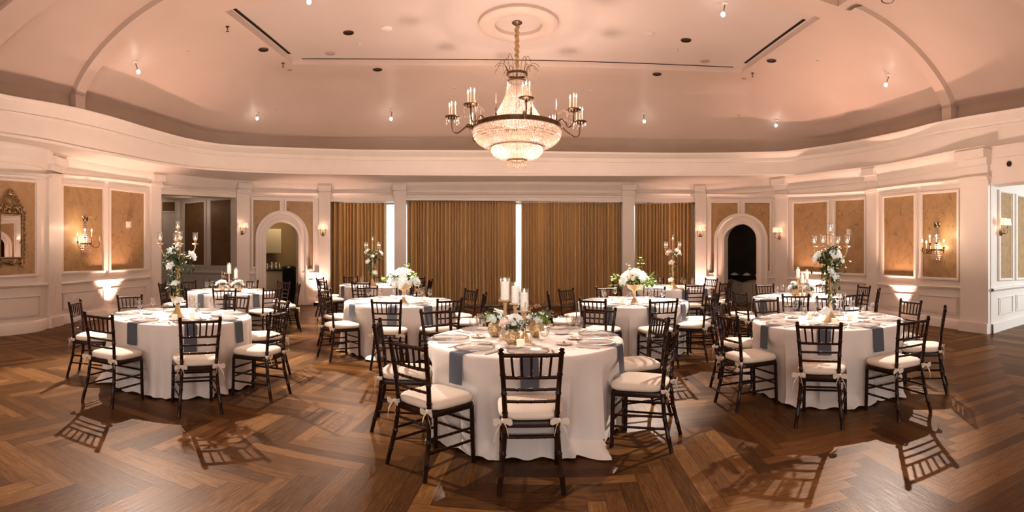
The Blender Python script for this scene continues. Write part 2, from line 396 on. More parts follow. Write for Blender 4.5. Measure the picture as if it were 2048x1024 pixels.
def wquad(mb, W, x0, x1, ya, yb, off=0.0, step=8, rows=1):
    cs = cols(x0, x1, step)
    mb.grid([[W(x, val(ya, x)+(val(yb, x)-val(ya, x))*j/rows, off) for x in cs] for j in range(rows+1)])
def wbox(mb, W, x0, x1, ya, yb, o0, o1, step=8):
    """raised band on the wall: front face at o1, back at o0"""
    cs = cols(x0, x1, step)
    A = [W(x, val(ya, x), o0) for x in cs]; B = [W(x, val(ya, x), o1) for x in cs]
    C = [W(x, val(yb, x), o1) for x in cs]; D = [W(x, val(yb, x), o0) for x in cs]
    mb.grid([A, B, C, D])
    mb.quad(A[0], D[0], C[0], B[0]); mb.quad(A[-1], B[-1], C[-1], D[-1])
def wprofile(mb, W, x0, x1, prof, step=8):
    """prof: list of (y function, offset)"""
    cs = cols(x0, x1, step)
    mb.grid([[W(x, val(y, x), o) for x in cs] for y, o in prof])
def shift(f, d): return lambda x: val(f, x)+d
def mixf(f, g, t): return lambda x: val(f, x)*(1-t)+val(g, x)*t
# ------------------------------------------------------------------ camera
cam = bpy.data.cameras.new('camera'); camo = bpy.data.objects.new('camera', cam); COL.objects.link(camo)
camo.location = (0, 0, EYE); camo.rotation_euler = (pi/2, 0, 0)
cam.type = 'PANO'; cam.panorama_type = 'CENTRAL_CYLINDRICAL'
cam.central_cylindrical_range_u_min = -1024/F; cam.central_cylindrical_range_u_max = 1024/F
cam.central_cylindrical_range_v_min = -(1024-HY)/F; cam.central_cylindrical_range_v_max = HY/F
cam.central_cylindrical_radius = 1.0
cam.clip_start = 0.05; cam.clip_end = 200
SC.camera = camo

# ------------------------------------------------------------------ room shell
ZT = EYE+2.0            # top of the walls, underside of the dropped cornice
W = Wall([(-60, 9.25), (0, 9.53), (88, 10.3), (91, 10.5), (165, 11.6), (300, 13.1), (320, 13.25), (472, 14.6), (560, 15.0), (640, 15.3),
          (815, 15.0), (1030, 14.87), (1245, 15.0), (1400, 15.4), (1480, 14.7), (1587, 13.7), (1670, 12.9), (1758, 12.1),
          (1874, 10.8), (1917, 10.35), (1982, 9.82)])
WH = Wall([(1982, 9.82), (2048, 9.39), (2110, 9.0), (2300, 8.2)])      # header over the right-hand opening
y_rail = pchip([(-60, 575), (0, 572), (70, 569), (124, 566), (205, 559), (288, 554), (320, 550), (472, 546.5), (640, 544.5), (1030, 547),
                (1400, 552), (1530, 555), (1587, 557), (1700, 562), (1768, 568), (1916, 574), (1982, 579)])
y_pb = pchip([(-60, 555), (0, 552), (70, 548), (124, 544), (205, 541.5), (288, 537.5), (503, 533), (640, 536), (1400, 547), (1478, 542), (1587, 542.5),
              (1670, 546), (1730, 548), (1768, 550), (1845, 554), (1916, 557.5), (1982, 561)])
y_pt = pchip([(-60, 355), (0, 360), (70, 365), (124, 370.5), (205, 377.5), (288, 386.5), (503, 400), (624, 403), (815, 401), (1030, 402), (1245, 404),
              (1425, 406), (1587, 406), (1670, 401), (1730, 398), (1768, 395), (1845, 388), (1916, 383), (1982, 376)])
y_arc = pchip([(-60, 340), (0, 345), (90, 349), (166, 354), (299, 368), (320, 371), (470, 380), (505, 385), (632, 387), (1030, 387), (1390, 388), (1550, 390),
               (1732, 383), (1758, 378), (1914, 361), (1982, 354), (2048, 351), (2300, 330)])
y_open = pchip([(318, 388), (472, 395.5)])
y_base = W.ybase
y_top = lambda x: W.yat(x, ZT)
def arch_y(x, xc, hw, ys, yt):
    t = (x-xc)/hw
    return ys-(ys-yt)*sqrt(max(0.0, 1-t*t))
A1 = (563.0, 32.0, 476.0, 444.5); A2 = (1483.5, 32.0, 480.0, 448.0)
wl = MB(); wquad(wl, W, -60, 320, y_top, y_base)
wl.quad((-7.97, -6, 0), (-7.97, -6, ZT), W(-60, y_top(-60)), W(-60, y_base(-60)))
wall_left = struct(wl.obj('wall_left', M['wall'], smooth=False))
wb = MB()
wquad(wb, W, 320, 472, y_top, y_open)
wquad(wb, W, 472, A1[0]-A1[1], y_top, y_base)
def archwall(mb, A):
    xs = [A[0]-A[1]*cos(pi*i/40) for i in range(41)]
    mb.grid([[W(x, y_top(x)) for x in xs], [W(x, arch_y(x, *A)) for x in xs]])
archwall(wb, A1)
wquad(wb, W, A1[0]+A1[1], 661, y_top, y_base)
wquad(wb, W, 661, 789, y_top, 403); wquad(wb, W, 789, 812, y_top, y_base); wquad(wb, W, 812, 1245, y_top, y_pt)
wquad(wb, W, 1245, 1268, y_top, y_base); wquad(wb, W, 1268, 1390, y_top, 404.5)
wquad(wb, W, 1390, A2[0]-A2[1], y_top, y_base)
archwall(wb, A2)
wquad(wb, W, A2[0]+A2[1], 1553, y_top, y_base)
wall_back = struct(wb.obj('wall_back', M['wall'], smooth=False))
wr = MB(); wquad(wr, W, 1553, 1982, y_top, y_base)
wquad(wr, WH, 1982, 2300, lambda x: WH.yat(x, ZT), lambda x: WH.yat(x, 2.80), 0, 20)
cr = W(1982, y_base(1982)); hN = WH.nrm(2000)
# jamb and thickness of the header
a = WH(1982, WH.yat(1982, 2.80)); b_ = WH(2300, WH.yat(2300, 2.80)); dx = Vector((0.30, 0.04, 0))
wr.quad(a, b_, b_+dx, a+dx)
wr.quad((b_.x, b_.y, 0), (b_.x, b_.y, ZT), (b_.x, -6, ZT), (b_.x, -6, 0))
wall_right = struct(wr.obj('wall_right', M['wall'], smooth=False))
rear = MB(); rear.quad((-8.3, -6, 0), (8.9, -6, 0), (8.9, -6, 5.7), (-8.3, -6, 5.7))
wall_rear = struct(rear.obj('wall_rear', M['wall'], smooth=False))
fl = MB(); fl.quad((-14, -6.2, 0), (14, -6.2, 0), (14, 20, 0), (-14, 20, 0))
floor = struct(fl.obj('floor', M['floor'], smooth=False))

# --- mouldings on the three walls
def wallparts(parent, x0, x1, skip=()):
    """crown, architrave, chair rail, baseboard between x0 and x1; skip: ranges without rail/base"""
    c = MB()
    zz = lambda z: (lambda x: W.yat(x, z))
    wprofile(c, W, x0, x1, [(zz(ZT-0.34), 0.0), (zz(ZT-0.33), 0.03), (zz(ZT-0.25), 0.035), (zz(ZT-0.22), 0.06), (zz(ZT-0.10), 0.14), (zz(ZT-0.06), 0.17), (zz(ZT), 0.18)])
    struct(c.obj('crown_moulding', M['paint'], parent))
    c = MB()
    wprofile(c, W, x0, x1, [(shift(y_arc, 8), 0.0), (shift(y_arc, 7), 0.025), (shift(y_arc, 4.5), 0.03), (shift(y_arc, 3.5), 0.06), (shift(y_arc, 1), 0.10), (shift(y_arc, 0), 0.11), (shift(y_arc, -0.8), 0.0)])
    struct(c.obj('architrave_moulding', M['paint'], parent))
    segs = []; cur = x0
    for s0, s1 in skip: segs.append((cur, s0)); cur = s1
    segs.append((cur, x1))
    c = MB(); d = MB()
    for s0, s1 in segs:
        if s1-s0 < 1: continue
        wprofile(c, W, s0, s1, [(shift(y_rail, -2), 0.0), (shift(y_rail, -1), 0.05), (shift(y_rail, 0.8), 0.06), (shift(y_rail, 1.6), 0.035), (shift(y_rail, 4), 0.03), (shift(y_rail, 5), 0.0)])
        wprofile(d, W, s0, s1, [(mixf(y_rail, y_base, 0.76), 0.0), (mixf(y_rail, y_base, 0.775), 0.03), (mixf(y_rail, y_base, 0.80), 0.045), (y_base, 0.05)])
    struct(c.obj('chair_rail', M['paint'], parent))
    return d
struct(wallparts(wall_left, -60, 320).obj('baseboard_left', M['paint']))
struct(wallparts(wall_back, 320, 1553, [(320, 472), (522, 604), (661, 789), (812, 1245), (1268, 1390), (1443, 1525)]).obj('baseboard_back', M['paint']))
struct(wallparts(wall_right, 1553, 1982).obj('baseboard_right', M['paint']))
def pilaster(parent, x0, x1, full=True):
    mb = MB(); d = 0.07
    ytop = lambda x: W.yat(x, ZT-0.34)
    wbox(mb, W, x0, x1, y_arc, y_base, 0, d, 6)
    wbox(mb, W, x0+1.5, x1-1.5, ytop, y_arc, 0, d*0.9, 6)
    wbox(mb, W, x0-2, x1+2, shift(y_arc, -1), shift(y_arc, 1.3), 0, d+0.09, 6)
    wbox(mb, W, x0-1, x1+1, shift(y_arc, 1.3), shift(y_arc, 5), 0, d+0.045, 6)
    wbox(mb, W, x0-2, x1+2, lambda x: W.yat(x, ZT-0.06), lambda x: W.yat(x, ZT-0.22), 0, d+0.16, 6)
    wbox(mb, W, x0-0.8, x1+0.8, lambda x: W.yat(x, ZT-0.22), lambda x: W.yat(x, ZT-0.34), 0, d+0.06, 6)
    wbox(mb, W, x0-1, x1+1, mixf(y_rail, y_base, 0.77), y_base, 0, d+0.05, 6)
    struct(mb.obj('pilaster', M['paint'], parent, smooth=False))
for x0, x1 in ((92, 118), (300, 320)): pilaster(wall_left, x0, x1)
for x0, x1 in ((472, 498), (638, 661), (789, 812), (1245, 1268), (1390, 1414)): pilaster(wall_back, x0, x1)
for x0, x1 in ((1553, 1577), (1736, 1757), (1925, 1981)): pilaster(wall_right, x0, x1)
def panel(parent, x0, x1, ya=y_pt, yb=y_pb, mat='paper', w=4.0, WW=None):
    WW = WW or W
    p = MB(); wquad(p, WW, x0, x1, ya, yb, 0.012); struct(p.obj('wallpaper_panel', M[mat], parent, smooth=False))
    frame(parent, x0, x1, ya, yb, w, WW)
def frame(parent, x0, x1, ya, yb, w=4.0, WW=None, d=0.045, name='panel_frame', ext=None):
    WW = WW or W; f = MB(); h = w*0.92
    for s, dd in ((0, d), (w*0.55, d*0.55)):
        wbox(f, WW, x0-w+s*0, x1+w, shift(ya, -h+s*0.0), shift(ya, -s*0.0) if s == 0 else shift(ya, 0), 0, dd) if s == 0 else None
    wbox(f, WW, x0-w, x1+w, shift(yb, 0), shift(yb, h), 0, d)
    wbox(f, WW, x0-w, x0, ya, yb, 0, d); wbox(f, WW, x1, x1+w, ya, yb, 0, d)
    g = MB()
    wbox(g, WW, x0-0.2, x1+0.2, shift(ya, -0.2), shift(ya, 1.1), 0, d*0.5); wbox(g, WW, x0-0.2, x1+0.2, shift(yb, -1.1), shift(yb, 0.2), 0, d*0.5)
    wbox(g, WW, x0-0.2, x0+1.1, ya, yb, 0, d*0.5); wbox(g, WW, x1-1.1, x1+0.2, ya, yb, 0, d*0.5)
    f.add(g.v, g.f)
    struct(f.obj(name, M['paint'], parent, smooth=False))
panel(wall_left, -52, 70); panel(wall_left, 124, 205); panel(wall_left, 220, 288)
for x0, x1 in ((1587, 1656), (1671, 1730), (1768, 1830), (1845, 1916)): panel(wall_right, x0, x1)
def lowpanel(parent, x0, x1, a=0.24, b=0.66, WW=None, yr=None, ybs=None):
    yr = yr or y_rail; ybs = ybs or y_base; WW = WW or W
    f = MB(); ya = mixf(yr, ybs, a); yb = mixf(yr, ybs, b)
    for q in ((x0, x1, ya, shift(ya, 1.2)), (x0, x1, shift(yb, -1.2), yb), (x0, x0+1.2, ya, yb), (x1-1.2, x1, ya, yb)): wbox(f, WW, *q, 0, 0.022)
    wbox(f, WW, x0+3.2, x1-3.2, shift(ya, 3), shift(yb, -3), 0, 0.014)
    struct(f.obj('wainscot_panel', M['paint'], parent, smooth=False))
for x0, x1 in ((-40, 79), (124, 207), (221, 291)): lowpanel(wall_left, x0, x1)
for x0, x1 in ((613, 626),): lowpanel(wall_back, x0, x1)
for x0, x1 in ((1422, 1436),): lowpanel(wall_back, x0, x1)
for x0, x1 in ((1588, 1654), (1672, 1729), (1763, 1828), (1838, 1917)): lowpanel(wall_right, x0, x1)

# --- arched openings: wallpaper spandrels, surround, reveal, room behind
def archway(A, x0, x1, xm0, xm1, outer, parent, leftbot, rightbot):
    """x0..x1 wallpaper field, xm0..xm1 middle stile, outer=(half width, top y) of the white surround"""
    xc, hw, ys, yt = A; ohw, oyt = outer
    for xa, xb, bot in ((x0, xm0, leftbot), (xm1, x1, rightbot)):
        p = MB(); cs = cols(xa, xb, 2.0)
        def low(x): return arch_y(x, xc, ohw, ys, oyt) if abs(x-xc) < ohw else bot
        p.grid([[W(x, y_pt(x), 0.012) for x in cs], [W(x, max(low(x), y_pt(x)), 0.012) for x in cs]])
        struct(p.obj('wallpaper_panel', M['paper'], parent, smooth=False))
        f = MB(); w = 3.6
        wbox(f, W, xa-w, xb+w, shift(y_pt, -w), y_pt, 0, 0.045)
        side = (xa-w, xa) if xa == x0 else (xb, xb+w)
        wbox(f, W, side[0], side[1], y_pt, bot+w, 0, 0.045)
        inner = (xb, xb+w) if xa == x0 else (xa-w, xa)
        yin = lambda x: arch_y(x, xc, ohw, ys, oyt) if abs(x-xc) < ohw else ys
        wbox(f, W, inner[0], inner[1], y_pt, yin, 0, 0.045, 1.5)
        if xa == x0: wbox(f, W, xa, xc-ohw+1, bot, bot+w, 0, 0.045)
        else: wbox(f, W, xc+ohw-1, xb, bot, bot+w, 0, 0.045)
        struct(f.obj('panel_frame', M['paint'], parent, smooth=False))
    # surround
    s = MB(); rows = []
    prof = [(0.0, 0.0), (0.0, 0.06), (0.14, 0.075), (0.30, 0.07), (0.36, 0.045), (0.62, 0.045), (0.70, 0.075), (0.88, 0.085), (1.0, 0.075), (1.0, 0.0)]
    path = [(0, t) for t in (1.0, 0.66, 0.33)]+[(1, pi*i/36) for i in range(37)]+[(2, t) for t in (0.33, 0.66, 1.0)]
    for t, off in prof:
        h = ohw+(hw-ohw)*t; top = oyt+(yt-oyt)*t; row = []
        for kind, q in path:
            if kind == 0: x, yy = xc-h, ys+(y_base(xc-h)-ys)*q
            elif kind == 2: x, yy = xc+h, ys+(y_base(xc+h)-ys)*q
            else: x, yy = xc-h*cos(q), ys-(ys-top)*sin(q)
            row.append(W(x, yy, off))
        rows.append(row)
    s.grid(rows); struct(s.obj('arch_surround', M['paint'], parent))
    rv = MB(); R1 = rows[-2]; nn = W.nrm(xc)
    rv.grid([R1, [p-nn*0.20 for p in R1]]); struct(rv.obj('arch_reveal', M['paint'], parent))
archway(A1, 505.5, 625, 558.5, 572, (53.0, 421.0), wall_back, 533, 540)
archway(A2, 1424, 1541, 1477, 1491, (53.5, 426.5), wall_back, 545, 542)
def backroom(A, mat, name, depth, w):
    xc = A[0]; p = W.plan(xc); n = W.nrm(xc); t = Vector((-n.y, n.x, 0))
    if t.x < 0: t = -t
    def q(a, d, z): v = p+t*a-n*d; v.z = z; return v
    mb = MB(); w0, w1 = w
    mb.quad(q(w0, depth, 0), q(w1, depth, 0), q(w1, depth, 3), q(w0, depth, 3))
    mb.quad(q(w0, .12, 0), q(w0, depth, 0), q(w0, depth, 3), q(w0, .12, 3))
    mb.quad(q(w1, .12, 0), q(w1, depth, 0), q(w1, depth, 3), q(w1, .12, 3))
    mb.quad(q(w0, .12, 3), q(w1, .12, 3), q(w1, depth, 3), q(w0, depth, 3))
    struct(mb.obj(name, mat, smooth=False)); return q
qL = backroom(A1, M['pantry'], 'wall_pantry', 2.6, (-1.0, 2.0))
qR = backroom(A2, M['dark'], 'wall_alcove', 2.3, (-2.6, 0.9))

# --- vestibule behind the opening on the left
V = Wall([(296, 14.6), (318, 16.4), (358, 17.6), (363, 17.5), (472, 16.3), (520, 15.6)])
vz = lambda z: (lambda x: V.yat(x, z))
v = MB(); wquad(v, V, 296, 520, vz(3.3), V.ybase)
cs = cols(296, 520, 16); v.grid([[V(x, V.yat(x, 3.3)) for x in cs], [W(x, W.yat(x, 3.3), -0.02) for x in cs]])
v.grid([[W(x, y_open(x)) for x in cols(320, 472)], [W(x, y_open(x), -0.3) for x in cols(320, 472)]])
for x in (320, 472): v.quad(W(x, y_open(x)), W(x, y_base(x)), W(x, y_base(x), -0.35), W(x, y_open(x), -0.35))
wall_vestibule = struct(v.obj('wall_vestibule', M['wall'], smooth=False))
vt = pchip([(320, 402), (350, 405), (369, 406), (409, 402.5), (421, 401), (463, 398)])
vb = pchip([(320, 528), (369, 530), (410, 531), (421, 532), (463, 532.5)])
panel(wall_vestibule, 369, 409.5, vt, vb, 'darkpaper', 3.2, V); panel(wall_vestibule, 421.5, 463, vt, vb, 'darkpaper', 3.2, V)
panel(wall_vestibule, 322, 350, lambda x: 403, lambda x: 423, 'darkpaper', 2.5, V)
vr = lambda x: 542+(x-320)*0.02
c = MB(); wprofile(c, V, 358, 518, [(shift(vr, -2), 0), (shift(vr, -1), .05), (shift(vr, 1), .06), (shift(vr, 4), .03), (shift(vr, 5), 0)]); struct(c.obj('chair_rail', M['paint'], wall_vestibule))
for x0, x1 in ((368, 410), (421, 464)): lowpanel(wall_vestibule, x0, x1, .2, .66, V, vr, V.ybase)
d1 = MB(); wbox(d1, V, 322, 353, 437, V.ybase, 0, 0.05)
door_1 = struct(d1.obj('door_1', M['paint'], smooth=False))
f = MB()
for ya, yb in ((446, 492), (502, 580)):
    for q in ((326, 349, ya, ya+1.5), (326, 349, yb-1.5, yb), (326, 327.5, ya, yb), (347.5, 349, ya, yb)): wbox(f, V, *q, 0.05, 0.075)
struct(f.obj('door_panel', M['paint'], door_1, smooth=False))

# --- room beyond the right opening
S = Wall([(1982, 9.82), (1990, 9.98), (2048, 11.2), (2120, 12.9), (2200, 15.2)])
sz = lambda z: (lambda x: S.yat(x, z))
s = MB(); wquad(s, S, 1982, 2200, sz(3.3), S.ybase, 0, 8)
p_end = S(2200, S.ybase(2200))
s.quad((p_end.x, p_end.y, 0), (p_end.x, p_end.y, 3.3), (p_end.x, -6, 3.3), (p_end.x, -6, 0))
s.add([W(1982, W.yat(1982, 3.3)), (p_end.x, p_end.y, 3.3), (p_end.x, -6, 3.3), (b_.x, -6, 3.3)], [(0, 1, 2, 3)])
wall_lobby = struct(s.obj('wall_lobby', M['wall'], smooth=False))
st_ = pchip([(1997, 383), (2023, 388), (2031, 391), (2048, 394), (2090, 402)]); sb_ = pchip([(1997, 558), (2023, 557), (2048, 556), (2090, 552)])
panel(wall_lobby, 1998, 2022, st_, sb_, 'paper', 3.2, S); panel(wall_lobby, 2032, 2085, st_, sb_, 'paper', 3.2, S)
s_rail = pchip([(1982, 579), (2048, 571), (2200, 562)])
c = MB(); wprofile(c, S, 1982.5, 2199, [(shift(s_rail, -2), 0), (shift(s_rail, -1), .05), (shift(s_rail, 1), .06), (shift(s_rail, 4), .03), (shift(s_rail, 5), 0)])
wprofile(c, S, 1982.5, 2199, [(sz(3.0), 0), (sz(3.02), .03), (sz(3.14), .05), (sz(3.28), .15), (sz(3.3), .16)])
struct(c.obj('chair_rail', M['paint'], wall_lobby))
c = MB(); wprofile(c, S, 1982.5, 2199, [(mixf(s_rail, S.ybase, .78), 0), (mixf(s_rail, S.ybase, .80), .04), (S.ybase, .05)]); struct(c.obj('baseboard_lobby', M['paint']))
for x0, x1 in ((1996.5, 2025), (2031, 2080)): lowpanel(wall_lobby, x0, x1, .22, .62, S, s_rail, S.ybase)

# --- dropped cornice ring
yfb = pchip([(-60, 262), (0, 272), (85, 285), (170, 302), (250, 317), (305, 327), (400, 339), (512, 345.5), (640, 349), (1030, 352), (1300, 352), (1575, 351), (1675, 345), (1812, 322), (1886, 310), (2048, 289), (2110, 281), (2300, 262)])
ylip = pchip([(-60, 179), (0, 193), (132, 216), (200, 232), (300, 261), (375, 280), (450, 291), (550, 296), (750, 301.5), (1024, 303), (1155, 305.5), (1372, 307.5), (1550, 305), (1650, 294), (1812, 264), (1886, 246), (2048, 219), (2110, 208), (2300, 182)])
FR = Wall([(x, 2.0*F/(HY-yfb(x))) for x in range(-60, 2301, 40)])
X0, X1 = -60, 2160
cs = cols(X0, X1, 10)
prof = [(0.0, -0.0), (0.0, 0.03), (0.07, 0.035), (0.075, 0.0), (0.60, 0.0), (0.61, 0.025), (0.66, 0.03), (0.67, 0.01), (0.76, 0.02), (0.80, 0.06), (0.90, 0.13), (0.93, 0.15), (0.99, 0.16), (1.0, 0.15), (1.005, -0.30)]
fas = MB(); rows = []
for t, off in prof:
    row = [FR(x, yfb(x)+(ylip(x)-yfb(x))*t, 0) for x in cs]
    for q, x in zip(row, cs):
        n = FR.nrm(x); q.x += n.x*off; q.y += n.y*off
    row = [Vector((row[0].x, -6, row[0].z))]+row+[Vector((row[-1].x, -6, row[-1].z))]
    rows.append(row)
fas.grid(rows); trim_cornice = struct(fas.obj('trim_1', M['paint']))
so = MB()
A = [FR(x, yfb(x)) for x in cs]; B = [(W if x <= 1982 else WH)(x, (W if x <= 1982 else WH).yat(x, ZT), -0.02) for x in cs]
A = [Vector((A[0].x, -6, ZT))]+A+[Vector((A[-1].x, -6, ZT))]; B = [Vector((B[0].x, -6, ZT))]+B+[Vector((B[-1].x, -6, ZT))]
so.grid([A, B]); soffit = struct(so.obj('trim_2', M['paint'], smooth=False))

# --- cove, vault, flat ceiling
ZC = EYE+4.0
yband = pchip([(-60, 150), (0, 165), (100, 181), (177, 197), (260, 217), (360, 247), (400, 260), (470, 269), (560, 273), (750, 276), (1030, 277), (1475, 278), (1650, 275), (1725, 258), (1812, 237), (1871, 222), (2048, 190), (2160, 172)])
SET = 0.55
def covept(x):
    r = FR.r(x)+SET; return Vector((r*sin(th(x)), r*cos(th(x)), EYE+(HY-yband(x))*r/F))
def covelow(x):
    r = FR.r(x)+SET-0.05; y = ylip(x)
    return Vector((r*sin(th(x)), r*cos(th(x)), EYE+(HY-y)*FR.r(x)/F-0.06))
yE = pchip([(560, 146), (800, 147.5), (1030, 148), (1300, 151), (1500, 156)])
XEL, XER = onz(560, yE(560), ZC).x, onz(1500, yE(1500), ZC).x
YEL, YER = onz(560, yE(560), ZC).y, onz(1500, yE(1500), ZC).y
def edgept(x):
    if 560 <= x <= 1500: return onz(x, yE(x), ZC)
    if x < 560:
        return Vector((XEL, min(XEL/math.tan(th(x)), YEL), ZC))
    return Vector((XER, min(XER/math.tan(th(x)), YER), ZC))
cs2 = [x for x in cols(X0, X1, 10)]
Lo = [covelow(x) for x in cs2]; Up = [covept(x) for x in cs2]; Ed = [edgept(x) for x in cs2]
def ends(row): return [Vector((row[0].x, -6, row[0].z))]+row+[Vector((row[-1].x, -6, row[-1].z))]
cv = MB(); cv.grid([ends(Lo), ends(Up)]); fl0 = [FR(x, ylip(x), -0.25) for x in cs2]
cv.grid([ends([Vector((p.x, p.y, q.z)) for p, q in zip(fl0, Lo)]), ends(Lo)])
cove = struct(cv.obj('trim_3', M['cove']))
def vpt(x, t):
    a_, e_ = covept(x), edgept(x); p = a_.lerp(e_, t); p.z = a_.z+(e_.z-a_.z)*sin(t*pi/2)**0.9; return p
va = MB(); va.grid([ends([vpt(x, i/14) for x in cs2]) for i in range(15)])
ceiling = struct(va.obj('ceiling', M['ceil']))
# flat border with two recessed trays
yT = pchip([(585, 129), (800, 130), (1030, 131.5), (1250, 137), (1484, 146)])
TB = [onz(x, yT(x), ZC) for x in range(585, 1485, 20)]+[onz(1484, 146, ZC)]
TL, TR = TB[0].x, TB[-1].x
YF, YB2 = 7.35, 6.85
outer = ends(Ed)
bord = MB()
# back border: between edge curve and tray back
eb = [p for p in outer if p.y > 10.2 and abs(p.x) < 5.3]
NB = 46
def resample(pl, n):
    ds = [0]
    for i in range(1, len(pl)): ds.append(ds[-1]+(pl[i]-pl[i-1]).length)
    out = []; j = 0
    for k in range(n):
        d = ds[-1]*k/(n-1)
        while j < len(ds)-2 and ds[j+1] < d: j += 1
        t = (d-ds[j])/max(1e-9, ds[j+1]-ds[j]); out.append(pl[j].lerp(pl[j+1], min(1, max(0, t))))
    return out
bl = edgept(560); br = edgept(1500)
eb = resample([bl]+[edgept(x) for x in range(580, 1500, 20)]+[br], NB); tb = resample(TB, NB)
bord.grid([eb, tb])
def Q(x, y): return Vector((x, y, ZC))
bord.quad(bl, TB[0], Q(TL, -6), Q(XEL, -6)); bord.quad(br, TB[-1], Q(TR, -6), Q(XER, -6))
bord.quad(Q(XEL, -6), Q(XEL, bl.y), bl, Q(TL, -6)) if abs(bl.x-XEL) > 1e-3 else None
bord.quad(Q(TL, YF), Q(TR, YF), Q(TR, YB2), Q(TL, YB2)); bord.quad(Q(TL, 1.0), Q(TR, 1.0), Q(TR, -6), Q(TL, -6))
struct(bord.obj('ceiling_border', M['ceil'], ceiling, smooth=False))
tray = MB(); H = Vector((0, 0, 0.11))
front = [Q(TL+(TR-TL)*k/(NB-1), YF) for k in range(NB)]
tray.grid([[p+H for p in tb], [p+H for p in front]])
struct(tray.obj('ceiling_panel', M['panelceil'], ceiling, smooth=False))
side = MB(); side.grid([tb, [p+H for p in tb]]); side.grid([front, [p+H for p in front]])
side.quad(tb[0], tb[0]+H, Q(TL, YF)+H, Q(TL, YF)); side.quad(tb[-1], tb[-1]+H, Q(TR, YF)+H, Q(TR, YF))
for a_, b2 in ((Q(TL, 1), Q(TL, YB2)), (Q(TL, YB2), Q(TR, YB2)), (Q(TR, YB2), Q(TR, 1)), (Q(TR, 1), Q(TL, 1))): side.quad(a_, b2, b2+H, a_+H)
side.quad(Q(TL, 1)+H, Q(TR, 1)+H, Q(TR, YB2)+H, Q(TL, YB2)+H)
struct(side.obj('ceiling_tray_edge', M['ceil'], ceiling, smooth=False))
# dark air slots along the tray edges
def slot(pts, w):
    mb = MB(); a_ = []; b2 = []
    for p, q in pts: a_.append(p); b2.append(q)
    mb.grid([a_, b2]); struct(mb.obj('trim_4', M['black'], smooth=False))
zs = ZC+0.107
def S3(x, y): return Vector((x, y, zs))
slot([(S3(p.x, p.y-0.02), S3(p.x, p.y-0.065)) for p in tb[1:-1]], 0)
slot([(S3(TL+.04, 7.45), S3(TL+.105, 7.45)), (S3(TL+.04, tb[0].y-.30), S3(TL+.105, tb[0].y-.30))], 0)
slot([(S3(TR-.04, 7.75), S3(TR-.105, 7.75)), (S3(TR-.04, tb[-1].y-.3), S3(TR-.105, tb[-1].y-.3))], 0)
slot([(S3(3.2, YF+.08), S3(3.2, YF+.17)), (S3(TR-.5, YF+.08), S3(TR-.5, YF+.17))], 0)
# transverse ribs on the vault
def rib(x0, x1, w, drop, s0=0.0):
    mb = MB(); A_ = []; B_ = []; C_ = []; D_ = []; G_ = []
    for i in range(25):
        s = s0+(1-s0)*i/24; x = x0+(x1-x0)*s**1.35
        p = vpt(x, s) if s > 0 else covelow(x).lerp(covept(x), 1.0)
        nrm = (Vector((0, 0, 3.0))+Vector((0, p.y, 0))-p); nrm.y = 0; nrm.normalize()
        for row, dy, dn in ((A_, -w/2, -.03), (B_, -w/2, drop), (C_, w/2, drop), (D_, w/2, -.03)): row.append(p+Vector((0, dy, 0))+nrm*dn)
    lowA = [Vector((q.x, q.y, q.z-0.62)) for q in (A_[0], B_[0], C_[0], D_[0])]
    for row, q in zip((A_, B_, C_, D_), lowA): row.insert(0, q)
    mb.grid([A_, B_, C_, D_]); mb.quad(A_[-1], B_[-1], C_[-1], D_[-1])
    struct(mb.obj('ceiling_rib', M['ceil'], ceiling, smooth=False))
rib(150, 338, 0.26, 0.17); rib(-75, 225, 0.55, 0.17); rib(1903, 1716, 0.26, 0.17); rib(2200, 1930, 0.55, 0.17)
# ceiling medallion over the chandelier
CH = onz(1037, 45, ZC+0.11)
md = MB(); md.lathe([(0.72, 0), (0.71, -0.05), (0.66, -0.085), (0.47, -0.085), (0.425, -0.06), (0.42, 0.0)], 64, CH)
struct(md.obj('ceiling_medallion', M['ceil'], ceiling))

# --- windows behind the curtains
def window(n, x0, x1, yt_, mull):
    o = -0.55; mb = MB(); yb = lambda x: y_base(x)-8
    wquad(mb, W, x0-6, x1+6, yt_-16, yb, o-0.02); w_ = struct(mb.obj('window_%d' % n, M['glass'], smooth=False))
    fr = MB()
    wbox(fr, W, x0-6, x1+6, yt_-18, yt_+3, o-.04, o+.04); wbox(fr, W, x0-6, x1+6, yb, y_base, o-.04, o+.04)
    for i in range(mull+1):
        x = x0-4+(x1-x0+8)*i/mull; wbox(fr, W, x-1.6, x+1.6, yt_-16, yb, o-.04, o+.04)
    struct(fr.obj('window_frame', M['paint'], w_, smooth=False))
    rv = MB()
    for x in (x0, x1):
        rv.quad(W(x, yt_), W(x, y_base(x)), W(x, y_base(x), -0.75), W(x, yt_, -0.75))
    css = cols(x0, x1); rv.grid([[W(x, yt_) for x in css], [W(x, yt_, -0.75) for x in css]])
    struct(rv.obj('window_reveal', M['paint'], w_, smooth=False))
window(1, 661, 789, 403, 3); window(2, 812, 1245, 402.5, 6); window(3, 1268, 1390, 404.5, 3)
